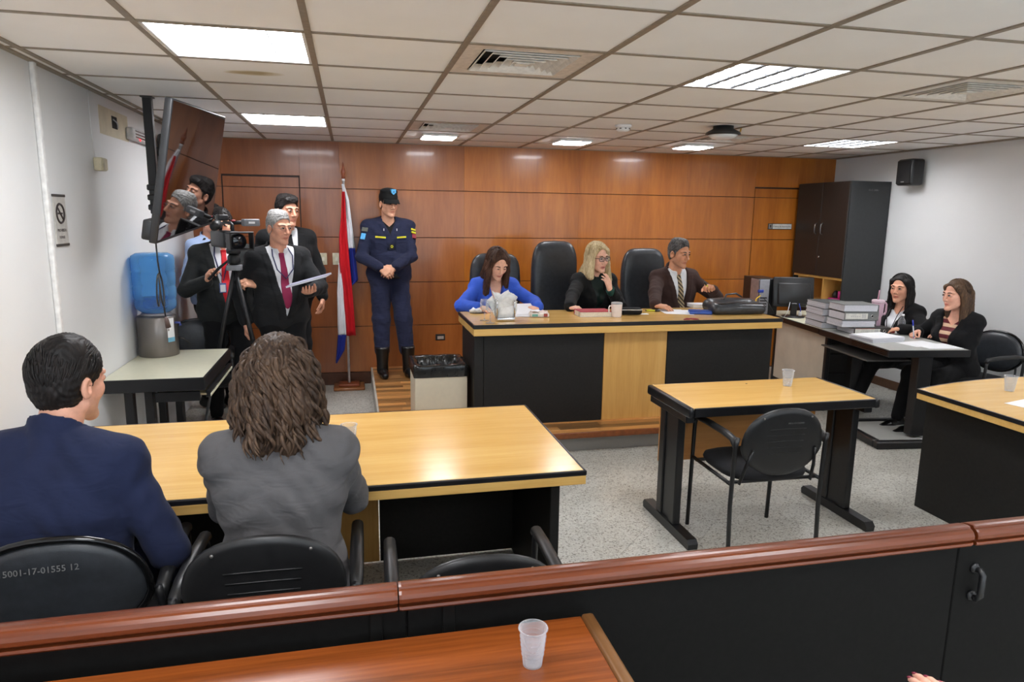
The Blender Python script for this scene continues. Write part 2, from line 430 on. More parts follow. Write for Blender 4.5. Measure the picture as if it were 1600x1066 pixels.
# vents
VF = {(2, 1): plain('beige_vent_frame', (212, 200, 188), .6), (2, 5): plain('beige_vent_frame', (212, 200, 188), .6), (6, 1): plain('white_vent_frame', (214, 212, 206), .6), (6, 5): plain('beige_vent_frame', (212, 200, 188), .6)}
VL = {(2, 1): 'beige square air vent with white louvres in the ceiling, nearest', (2, 5): 'small looking air vent beside the left flush lamp at the wood wall', (6, 1): 'dusty air vent in the ceiling at the far right', (6, 5): 'air vent in the ceiling behind the round dome'}
DARKV = plain('vent_shadow', (40, 38, 36), .9)
for k_, lab in VL.items():
    e = thing('air_vent', lab, 'air vent', (cx(k_[0]), cy_(k_[1]), ZC), group='square ceiling air vents')
    q = TS/2-.012; a = .215; b = MB()
    for sx in (-1, 1):
        b.box((sx*q, -q, 0), (sx*a, q, .01)); b.box((-a, sx*q, 0), (a, sx*a, .01))
    b.obj('frame', VF[k_], e)
    MB().box((-a, -a, .05), (a, a, .055)).obj('duct', DARKV, e)
    for k in range(5):
        o_, i_ = a-.004-.04*k, a-.032-.04*k; v = []
        for (rr, z) in ((o_, -.004-.001*k), (i_, .022), (i_-.003, .022), (o_-.003, -.006-.001*k)):
            v += [(-rr, -rr, z), (rr, -rr, z), (rr, rr, z), (-rr, rr, z)]
        f = [(l*4+s, l*4+(s+1) % 4, ((l+1) % 4)*4+(s+1) % 4, ((l+1) % 4)*4+s) for l in range(4) for s in range(4)]
        MB().add(v, f).obj('louvre', plain('white_vent_louvre', (225, 222, 216), .5), e)
    MB().box((-.03, -.03, -.01), (.03, .03, -.004)).obj('centre_plate', plain('white_vent_louvre', (225, 222, 216), .5), e)
# flush LED panels
LEDM = emit('lit_led_panel', (248, 250, 255), LED)
for (x, y), lab in zip(((.78, 6.27), (2.0, 6.27), (3.22, 6.29)), ('flush square LED lamp above the guard, leftmost of three', 'flush square LED lamp above the judges, middle of three', 'flush square LED lamp nearest the round dome, rightmost of three')):
    e = thing('led_lamp', lab, 'ceiling light', (x, y, ZC), group='flush LED lamps by the wood wall')
    MB().box((-.155, -.155, -.022), (.155, .155, -.001), .012, 2).obj('housing', plain('white_lamp_housing', (235, 235, 235), .4), e)
    MB().box((-.14, -.14, -.028), (.14, .14, -.02), .004).obj('diffuser', LEDM, e)
e = thing('smoke_detector', 'small round white smoke detector on the ceiling', 'smoke detector', (2.03, 5.1, ZC))
MB().lathe([(.062, 0), (.062, -.012), (.05, -.018)], 24).obj('base', LOUV, e); MB().lathe([(.05, -.018), (.05, -.036), (.03, -.05), (0, -.052)], 24).obj('sensor_head', LOUV, e)
for k in range(8):
    a = k*math.pi/4; MB().cbox((.049*math.cos(a), .049*math.sin(a), -.028), (.012, .012, .006)).obj('slot', DARKV, e)
e = thing('ceiling_dome', 'round black and white dome fixture hanging under the ceiling', 'dome fixture', (2.76, 4.92, ZC))
MB().lathe([(.075, 0), (.075, -.02), (.125, -.045), (.13, -.06), (.11, -.066)], 28).obj('housing', BLACKP, e)
MB().lathe([(.11, -.066), (.085, -.085), (.04, -.096), (0, -.098)], 28).obj('cover', LOUV, e)
MB().tube([(.12, 0, -.045), (.15, .01, -.03), (.16, .02, -.002)], .006, 6).obj('cable', plain('yellow_cable', (200, 160, 60), .5), e)
# platform with parquet
pl = struct('platform', 'low platform under the judges bench with parquet top', MB().box((.19, 4.70, 0), (3.47, YB, ZP-.018)), plain('grey_carpet_riser', (160, 160, 156), .95, var=.08, scale=200, bump=.3, bscale=400))
PARQ = wood('parquet', (128, 82, 42), (180, 128, 72), (208, 160, 100), 'X', 10, .3, .15, rand=20, varp=.6, stretch=.1)
rr = random.Random(3); y = 4.62; pw = .0745
k = 0
while y < YB-.02:
    x = .19; y1 = min(y+pw, YB-.002)
    while x < 3.47:
        L = rr.uniform(.35, .8)
        if k % 2 and x < .2: L = rr.uniform(.15, .4)
        x1 = min(x+L, 3.47)
        if 3.47-x1 < .12: x1 = 3.47
        if x < 1.0 or y < 5.0: MB().box((x+.0006, y+.0006, ZP-.018), (x1-.0006, y1-.0006, ZP), .0012).obj('plank', PARQ, pl)
        x = x1
    y = y1; k += 1
MB().box((1.0, 5.0, ZP-.018), (3.47, YB, ZP-.001)).obj('plank_field', PARQ, pl)
MB().box((.19, 4.60, ZP-.045), (3.47, 4.62, ZP+.001), .006, 2).obj('nosing', plain('red_brown_nosing', (124, 68, 32), .35, var=.2), pl)
MB().box((.172, 4.60, .0), (.19, YB-.02, ZP+.002), .003).obj('edge_strip', plain('grey_edge_strip', (175, 170, 160), .5), pl)

# ================================================================== rail between the public and the court
RAILW = wood('red_mahogany', (62, 25, 9), (106, 48, 19), (136, 68, 30), 'X', 9, .3, .05, stretch=.06, bump=.04)
ra = thing('court_rail', 'black panelled rail with a moulded glossy mahogany top across the room', 'rail', (1.0, 1.52, 0))
RT = .866
prof = [(.030, -.014), (.032, -.004), (.030, .006), (.024, .014), (.014, .020), (.002, .024), (-.012, .0255), (-.02, .0245), (-.022, .020), (-.028, .018), (-.035, .012), (-.039, .003), (-.039, -.006), (-.036, -.010), (-.024, -.012), (-.023, -.0165), (-.036, -.018), (-.0375, -.024), (-.034, -.029), (-.026, -.031), (.022, -.031), (.026, -.026)]
def railpiece(x0, x1, name='handrail'):
    b = MB(); n = len(prof); v = []
    for (x, s) in ((x0, .96), (x0+.006, 1), (x1-.006, 1), (x1, .96)):
        for (yy, zz) in prof: v.append((x, 1.525+yy*s*1.04, RT-.026+zz*s))
    f = [(i*n+k, i*n+(k+1) % n, (i+1)*n+(k+1) % n, (i+1)*n+k) for i in range(3) for k in range(n)]+[tuple(range(n)), tuple(3*n+k for k in range(n))]
    o = b.add(v, f, False).wobj(name, RAILW, ra); return o
XG = 1.70
railpiece(XL+.01, .085); railpiece(.088, XG); railpiece(XG+.012, 2.9); railpiece(2.903, XR-.02)
for x0, x1, nm in ((XL+.01, .105, 'panel'), (.108, XG-.03, 'panel'), (XG-.028, 2.62, 'gate'), (2.63, XR-.02, 'panel')):
    MB().box((x0, 1.505, .03), (x1, 1.545, RT-.05), .003).wobj(nm, RAILB, ra)
for x in (.02, .19): MB().box((x, 1.497, .03), (x+.03, 1.506, RT-.05), .002).wobj('batten', RAILB, ra)
for x in (XL+.05, .1, XG-.05, 2.6, XR-.08): MB().box((x, 1.50, 0), (x+.04, 1.55, .04)).wobj('foot', METALB, ra)
# pull handle on the gate
hx = XG+.035
MB().tube([(hx, 1.505, .73), (hx, 1.485, .735), (hx, 1.475, .725), (hx, 1.475, .66), (hx, 1.485, .645), (hx, 1.505, .65)], .009, 8).wobj('pull_handle', BLACKP, ra)
for z in (.733, .648): MB().lathe([(.016, 0), (.016, .006), (.008, .012), (0, .013)], 12, M=Matrix.Translation((hx, 1.506, z)) @ Matrix.Rotation(math.pi/2, 4, 'X')).wobj('handle_rose', METALB, ra)

# ------------------------------------------------------------------ front public desk
FG = wood('orange_oak_veneer', (70, 30, 10), (142, 72, 28), (160, 86, 36), 'X', 10, .25, .15, stretch=.05, fine=1.3, bump=.08)
fd = thing('public_desk', 'orange brown wood desk top in the foreground below the rail', 'desk', (-.4, 1.1, 0))
MB().box((-1.38, .62, .722), (.524, 1.465, .76), .002).wobj('desk_top', FG, fd)
MB().box((.524, .62, .715), (.556, 1.468, .766), .008, 2).wobj('edge_strip', wood('worn_brown_edge', (92, 58, 28), (122, 82, 44), (144, 102, 60), 'Y', 8, .4, stretch=.1), fd)
for x in (-1.3, -.45, .47): MB().box((x, .7, 0), (x+.04, 1.40, .722), .003).wobj('side_panel', BLACK, fd)
MB().box((-1.26, .70, .2), (.47, .72, .722), .002).wobj('modesty_panel', BLACK, fd)

# ------------------------------------------------------------------ tables
def banded_top(parent, x0, x1, y0, y1, z, lip=.035, band=.022):
    MB().box((x0+.012, y0+.012, z-.02), (x1-.012, y1-.012, z), .0015).wobj('table_top', OAK, parent)
    b = MB()
    for (a, c) in (((x0, y0), (x1, y0+.012)), ((x0, y1-.012), (x1, y1)), ((x0, y0+.012), (x0+.012, y1-.012)), ((x1-.012, y0+.012), (x1, y1-.012))):
        b.box((a[0], a[1], z-band), (c[0], c[1], z), .004)
    b.wobj('edge_band', RUBBER, parent)
    if lip: MB().box((x0+.003, y0+.003, z-band-lip), (x1-.003, y1-.003, z-band), .002).wobj('top_lip', OAK, parent)

be = thing('judges_bench', 'long black and oak judges bench on the platform', 'bench', (2.07, 5.1, ZP))
BZ = .95
banded_top(be, .835, 3.31, 4.78, 5.50, BZ, .05, .03)
for x0, x1, m_ in ((.93, 1.855, BLACK), (1.86, 2.375, OAKV), (2.38, 3.29, BLACK)):
    MB().box((x0, 4.88, ZP), (x1, 4.905, BZ-.08), .002).wobj('front_panel', m_, be)
for x0, x1 in ((.86, .93), (3.20, 3.27)): MB().box((x0, 4.885, ZP), (x1, 5.44, BZ-.08), .003).wobj('side_panel', BLACK, be)
MB().box((.93, 5.2, BZ-.3), (3.2, 5.22, BZ-.08)).wobj('shelf_rail', BLACK, be)

tl = thing('counsel_table', 'large oak topped table in front of the two people seated with backs turned', 'table', (-.2, 2.9, 0))
banded_top(tl, -1.26, .872, 2.42, 3.39, .75)
for x0, x1, m_ in ((-1.15, -.42, BLACK), (-.415, .10, OAKV), (.105, .78, BLACK)):
    MB().box((x0, 3.27, .012), (x1, 3.295, .692), .002).wobj('modesty_panel', m_, tl)
for x0, x1 in ((-1.18, -1.15), (.78, .82)): MB().box((x0, 2.60, 0), (x1, 3.3, .692), .003).wobj('side_panel', BLACK, tl)

tr = thing('side_counsel_table', 'oak topped table with black base cut off by the right edge of the photo', 'table', (4.1, 2.95, 0))
poly = [(3.215, 2.45)]+[(3.215+.0*k, 2.45) for k in range(0)]+[(5.0, 2.45), (5.0, 3.34)]
arc = [(5.0-1.785*t, 3.30+.24*math.sin(math.pi*(.12+.88*(1-t)))-.0) for t in [k/14 for k in range(1, 14)]]
bow = [(3.215+1.785*t, 3.31+.62*t*(1-t)) for t in [k/16 for k in range(17)]]
def inset(pl_, d):
    n = len(pl_); out = []
    for i in range(n):
        p0, p1, p2 = Vector(pl_[i-1]), Vector(pl_[i]), Vector(pl_[(i+1) % n]); e1 = (p1-p0).normalized(); e2 = (p2-p1).normalized()
        n1 = Vector((-e1.y, e1.x)); n2 = Vector((-e2.y, e2.x)); b = (n1+n2).normalized(); out.append(tuple(p1+b*(d/max(.3, b.dot(n1)))))
    return out
out = [(3.215, 2.45), (5.0, 2.45)]+list(reversed(bow))      # counter-clockwise
inn = inset(out, .012)
MB().prism(inn, .73, .75).wobj('table_top', OAK, tr)
n = len(out); v = [(x, y, z) for z, pl_ in ((.728, out), (.75, out), (.75, inn), (.728, inn)) for x, y in pl_]
MB().add(v, [(a*n+k, a*n+(k+1) % n, ((a+1) % 4)*n+(k+1) % n, ((a+1) % 4)*n+k) for a in range(4) for k in range(n)]).wobj('edge_band', RUBBER, tr)
MB().prism(inset(out, .003), .693, .728).wobj('top_lip', OAK, tr)
MB().box((3.325, 2.62, 0), (3.36, 3.34, .693), .003).wobj('side_panel', BLACK, tr)
MB().box((4.86, 2.62, 0), (4.9, 3.34, .693), .003).wobj('side_panel', BLACK, tr)
MB().box((3.36, 3.28, .0), (4.86, 3.305, .693), .002).wobj('modesty_panel', BLACK, tr)
# small witness table
wt = thing('witness_table', 'small oak topped table with thick black edge and black steel legs', 'table', (2.24, 3.41, 0))
x0, x1, y0, y1 = 1.682, 2.832, 3.15, 3.685
MB().box((x0+.028, y0+.01, .735), (x1-.028, y1-.008, .75), .001).wobj('table_top', OAK, wt)
for x in (x0, x1-.03): MB().box((x, y0, .695), (x+.03, y1, .75), .01, 2).wobj('side_edge', RUBBER, wt)
MB().box((x0+.03, y0, .70), (x1-.03, y0+.012, .75), .004).wobj('front_edge', RUBBER, wt); MB().box((x0+.03, y1-.01, .70), (x1-.03, y1, .75), .003).wobj('back_edge', RUBBER, wt)
MB().box((x0+.03, y0+.012, .70), (x1-.03, y1-.01, .735)).wobj('under_frame', METALB, wt)
for x in (1.68, 2.765):
    xc = x+.03
    for yy in (3.31, 3.47): MB().box((xc-.022, yy-.032, .05), (xc+.022, yy+.032, .70), .006).wobj('leg', METALB, wt)
    MB().box((xc-.012, 3.34, .05), (xc+.008, 3.44, .70)).wobj('leg_web', METALB, wt)
    MB().prism([(3.085, .0), (3.66, .0), (3.665, .03), (3.645, .052), (3.10, .052), (3.08, .03)], xc-.028, xc+.028, 'X').wobj('foot', METALB, wt)
    MB().box((xc-.025, 3.19, .66), (xc+.025, 3.64, .70), .004).wobj('top_bracket', METALB, wt)
MB().box((1.74, 3.60, .30), (2.77, 3.618, .70), .001).wobj('modesty_panel', wood('brown_oak_panel', (164, 106, 46), (186, 126, 60), (200, 142, 76), 'X', 10, .4, stretch=.06, bump=.02), wt)
MB().lathe([(.006, 0), (.006, .0008)], 12, (2.28, 3.60, .7502)).wobj('drilled_hole', DARKV, wt)
# cream side table on the left wall
CREAM = plain('cream_laminate', (214, 212, 188), .35, var=.03)
st = thing('cream_side_table', 'cream topped black table with the water cooler against left wall', 'table', (-1.13, 4.75, 0))
x0, x1, y0, y1 = XL+.006, -.862, 4.31, 5.24
MB().box((x0, y0+.01, .735), (x1-.012, y1-.01, .75), .001).wobj('table_top', CREAM, st)
b = MB(); b.box((x0, y0, .672), (x1, y0+.012, .75), .004); b.box((x0, y1-.012, .672), (x1, y1, .75), .004); b.box((x1-.014, y0+.012, .672), (x1, y1-.012, .75), .004); b.wobj('edge_band', RUBBER, st)
MB().box((x0+.01, y0+.03, .69), (x1-.02, y1-.03, .735)).wobj('under_frame', METALB, st)
for yy in (4.40, 5.10):
    for xx in (-1.30, -1.19): MB().box((xx-.024, yy-.03, .05), (xx+.024, yy+.03, .70), .004).wobj('leg', METALB, st)
    MB().box((XL+.02, yy-.03, 0), (-.95, yy+.03, .05), .01).wobj('foot', METALB, st)
MB().box((-1.15, 4.36, .632), (-.862, 5.15, .642)).wobj('tray_board', plain('tan_board', (190, 175, 140), .5), st)
MB().box((-.872, 4.36, .615), (-.845, 5.15, .66), .004).wobj('tray_front', RUBBER, st)
MB().box((-1.15, 4.345, .60), (-.90, 4.357, .66), .003).wobj('tray_runner', METALB, st)
MB().box((-.845, 4.36, .622), (-.842, 5.15, .637)).wobj('tray_edge', CREAM, st)
# ================================================================== people: smooth implicit bodies
A3 = lambda *p: np.array(p, float)
def nrm(v): v = np.asarray(v, float); return v/(np.linalg.norm(v)+1e-12)
class Field:
    """signed distance sampled on a rectilinear grid"""
    def __init__(s, lo, hi, step, fine=(), fstep=None):
        s.ax = []
        for i in range(3):
            t = lo[i]; a = [t]
            while t < hi[i]:
                st = step
                for (c, r) in fine:
                    if abs(t-c[i]) < r[i]+step: st = fstep
                t += st; a.append(t)
            s.ax.append(np.array(a, np.float32))
        s.d = np.full([len(a) for a in s.ax], .5, np.float32)
    def like(s):
        o = Field.__new__(Field); o.ax = s.ax; o.d = np.full(s.d.shape, .5, np.float32); return o
    def win(s, lo, hi):
        sl = []
        for i in range(3):
            a = max(0, np.searchsorted(s.ax[i], lo[i])-1); b = min(len(s.ax[i]), np.searchsorted(s.ax[i], hi[i])+1)
            if b <= a: return None
            sl.append(slice(a, b))
        return tuple(sl)
    def xyz(s, sl=None):
        sl = sl or (slice(None),)*3
        return s.ax[0][sl[0]][:, None, None], s.ax[1][sl[1]][None, :, None], s.ax[2][sl[2]][None, None, :]
    def put(s, sl, nd, k, sub=False):
        d = s.d[sl]
        if sub:
            h = np.clip(.5-.5*(d+nd)/k, 0, 1); s.d[sl] = d+(-nd-d)*h+k*h*(1-h)
        else:
            h = np.clip(.5+.5*(d-nd)/k, 0, 1); s.d[sl] = d+(nd-d)*h-k*h*(1-h)
    def cone(s, a, b, ra, rb, k=.02, flat=None, sub=False, pad=.06):
        a = np.asarray(a, float); b = np.asarray(b, float); R = max(ra, rb)+pad
        sl = s.win(np.minimum(a, b)-R, np.maximum(a, b)+R)
        if sl is None: return s
        X, Y, Z = s.xyz(sl); px, py, pz = X-a[0], Y-a[1], Z-a[2]; ba = b-a; c = 1.
        if flat is not None:
            n, c = flat; n = nrm(n); q = (px*n[0]+py*n[1]+pz*n[2])*(c-1); px = px+q*n[0]; py = py+q*n[1]; pz = pz+q*n[2]; ba = ba+n*(ba@n)*(c-1)
        L = ba@ba+1e-9; t = np.clip((px*ba[0]+py*ba[1]+pz*ba[2])/L, 0, 1)
        nd = np.sqrt((px-t*ba[0])**2+(py-t*ba[1])**2+(pz-t*ba[2])**2)-(ra+(rb-ra)*t)
        if c > 1: nd = nd/(1+.5*(c-1))
        s.put(sl, nd.astype(np.float32), k, sub); return s
    def ell(s, c, r, k=.02, M=None, sub=False, pad=.06):
        c = np.asarray(c, float); r = np.asarray(r, float); R = max(r)+pad
        sl = s.win(c-R, c+R)
        if sl is None: return s
        X, Y, Z = s.xyz(sl); p = [X-c[0], Y-c[1], Z-c[2]]
        if M is not None: p = [p[0]*M[0][i]+p[1]*M[1][i]+p[2]*M[2][i] for i in range(3)]
        k0 = np.sqrt((p[0]/r[0])**2+(p[1]/r[1])**2+(p[2]/r[2])**2)+1e-6; k1 = np.sqrt((p[0]/r[0]**2)**2+(p[1]/r[1]**2)**2+(p[2]/r[2]**2)**2)+1e-6
        s.put(sl, (k0*(k0-1)/k1).astype(np.float32), k, sub); return s
    def copy(s):
        o = s.like(); o.d = s.d.copy(); return o

def surface(d, ax):
    """naive surface nets"""
    n = np.array(d.shape)-1; s = d < 0
    cnt = np.zeros(n, np.int8)
    for i in (0, 1):
        for j in (0, 1):
            for k in (0, 1): cnt += s[i:n[0]+i, j:n[1]+j, k:n[2]+k]
    act = (cnt > 0) & (cnt < 8); I, J, K = np.nonzero(act); N = len(I)
    acc = np.zeros((N, 3), np.float32); num = np.zeros(N, np.float32)
    cs = [(i, j, k) for i in (0, 1) for j in (0, 1) for k in (0, 1)]; val = {c: d[I+c[0], J+c[1], K+c[2]] for c in cs}
    for c in cs:
        for a in range(3):
            if c[a] == 0:
                e = list(c); e[a] = 1; e = tuple(e); v0, v1 = val[c], val[e]; m = (v0 < 0) != (v1 < 0)
                t = np.where(m, v0/np.where(m, v0-v1, 1), 0)
                for q in range(3): acc[:, q] += np.where(m, c[q]+(t if q == a else 0), 0)
                num += m
    acc /= num[:, None]; P = np.stack([I, J, K], 1)+acc
    V = np.stack([np.interp(P[:, q], np.arange(len(ax[q])), ax[q]) for q in range(3)], 1)
    idx = np.full(n, -1, np.int32); idx[I, J, K] = np.arange(N); F = []
    for a in range(3):
        sh = [slice(None)]*3; sh[a] = slice(0, -1); s0 = s[tuple(sh)]; sh[a] = slice(1, None); s1 = s[tuple(sh)]
        e = np.stack(np.nonzero(s0 != s1), 1); b, c = (a+1) % 3, (a+2) % 3
        ok = (e[:, b] > 0) & (e[:, c] > 0) & (e[:, b] < n[b]) & (e[:, c] < n[c]); e = e[ok]
        def ix(db, dc):
            q = e.copy(); q[:, b] += db; q[:, c] += dc; return idx[q[:, 0], q[:, 1], q[:, 2]]
        q = np.stack([ix(-1, -1), ix(0, -1), ix(0, 0), ix(-1, 0)], 1)
        flip = ~s0[e[:, 0], e[:, 1], e[:, 2]]; q[flip] = q[flip][:, ::-1]; F.append(q)
    return V, np.concatenate(F)

def npmesh(name, V, F, tint=None):
    me = bpy.data.meshes.new(name); me.vertices.add(len(V)); me.vertices.foreach_set('co', np.asarray(V, np.float32).ravel())
    me.loops.add(F.size); me.loops.foreach_set('vertex_index', F.ravel().astype(np.int32)); me.polygons.add(len(F))
    me.polygons.foreach_set('loop_start', np.arange(0, F.size, 4, dtype=np.int32)); me.polygons.foreach_set('use_smooth', np.ones(len(F), bool))
    me.update(calc_edges=True)
    if tint is not None:
        ca = me.color_attributes.new('tint', 'FLOAT_COLOR', 'POINT'); ca.data.foreach_set('color', np.concatenate([tint, np.ones((len(V), 1))], 1).astype(np.float32).ravel())
    return me

def rot(fwd, up=(0, 0, 1), roll=0.):
    """columns: right, forward, up"""
    f = nrm(fwd); r = nrm(np.cross(f, up)); u = np.cross(r, f)
    if roll: c, s_ = math.cos(roll), math.sin(roll); r, u = c*r+s_*u, -s_*r+c*u
    return np.stack([r, f, u], 1)

def hair_mesh(style, fem):
    """hair volume in head coordinates; returns V, F"""
    H = Field((-.17, -.19, -.36), (.17, .16, .16), .0048) if style.get('long') else Field((-.11, -.14, -.12), (.11, .13, .15), .0042)
    g = style.get('vol', .012)
    gs = g if style.get('long') else g*.55
    H.ell((0, -.014, .045), (.075+gs, .095+g, .083+g*1.3), .01)
    H.ell((0, -.035, .0), (.068+gs, .07+gs, .085), .02)
    if not style.get('long'): H.cone((-.02, .03, .105), (.03, -.04, .11), .022+g*.6, .022+g*.6, .04)
    X, Y, Z = H.xyz()
    hl = np.interp(H.ax[1], [-.14, -.07, -.03, -.008, .010, .026, .045, .075, .12], style.get('line', [-.085, -.075, -.045, -.03, -.03, .036, .060, .080, .088])).astype(np.float32)[None, :, None]
    bump = style.get('part', 0.)
    hl = hl+.018*np.clip(np.abs(X)/.07, 0, 1)**2*(-1)*(Y > .03)
    cut = (hl-Z)*.8
    H.d = np.maximum(H.d, cut)
    if style.get('quiff'): H.cone((-.03, .062, .103), (.035, .066, .1), .024, .022, .035)
    if not style.get('long'):
        for sx in (-1, 1): H.ell((sx*.088, -.012, -.012), (.032, .027, .04), .006, sub=True)
    if style.get('long'):
        L = style['long']; w = style.get('wide', .095); fr = style.get('front', .03)
        for sx in (-1, 1):
            Ls = L[0] if sx < 0 else L[1]
            top = A3(sx*.066, .03, .07); mid = A3(sx*(.083), fr, -.04); low = A3(sx*w, fr+style.get('fall', .0), -Ls)
            H.cone(top, mid, .026, .024, .02, ((0, 1, 0), .75)); H.cone(mid, low, .027, .03, .02, ((0, 1, 0), .7))
            b2 = A3(sx*.075, -.02, .0); l2 = A3(sx*(w-.005), -.03, -Ls*.95); H.cone(b2, l2, .03, .032, .025)
        H.cone((-.03, -.085, .02), (-.04, -.1, -max(L)*.9), .045, .04, .03); H.cone((.03, -.085, .02), (.04, -.1, -max(L)*.9), .045, .04, .03)
        H.cone((0, -.03, -.12), (0, -.045, -max(L)*.8), .05, .055, .03, sub=False) if style.get('full') else None
        # keep the face and throat free
        H.cone((0, .105, style.get('otop', .048)), (0, .1, -.10), style.get('open', .054), .05, .012, sub=True); H.cone((0, .09, -.1), (0, .12, -.4), .052, .06, .012, sub=True)
        H.cone((0, .02, -.11), (0, .04, -.4), .045, .06, .012, sub=True)
    V, F = surface(H.d, H.ax)
    az = np.arctan2(V[:, 0], V[:, 1]+.02); rr = np.random.RandomState(5)
    amp = style.get('strand', .0022 if style.get('long') else .0007)
    st = np.sin(az*38+6*np.sin(V[:, 2]*11)+3*V[:, 2]*20)*.6+np.sin(az*71+V[:, 2]*25+2)*.4
    nrmv = V-A3(0, -.01, np.minimum(V[:, 2], .03).mean()); nrmv[:, 2] *= .2; nrmv /= np.linalg.norm(nrmv, axis=1, keepdims=True)+1e-9
    V = V+nrmv*(st*amp)[:, None]
    if not style.get('long'):
        q = V*A3(1, .35, 1); V = V+nrmv*(.0022*np.sin(q[:, 0]*260+5*np.sin(q[:, 1]*160))*np.sin(q[:, 2]*190+4*np.sin(q[:, 0]*90)))[:, None]
    return V, F

def limb_ik(a, t, l1, l2, pole):
    d = t-a; L = np.linalg.norm(d); L2 = min(L, (l1+l2)*.999); t = a+d/L*L2; d = nrm(d); x = (l1*l1-l2*l2+L2*L2)/(2*L2); y = math.sqrt(max(l1*l1-x*x, 1e-6))
    p = np.asarray(pole, float); p = nrm(p-d*(p@d)); return a+d*x+p*y, t

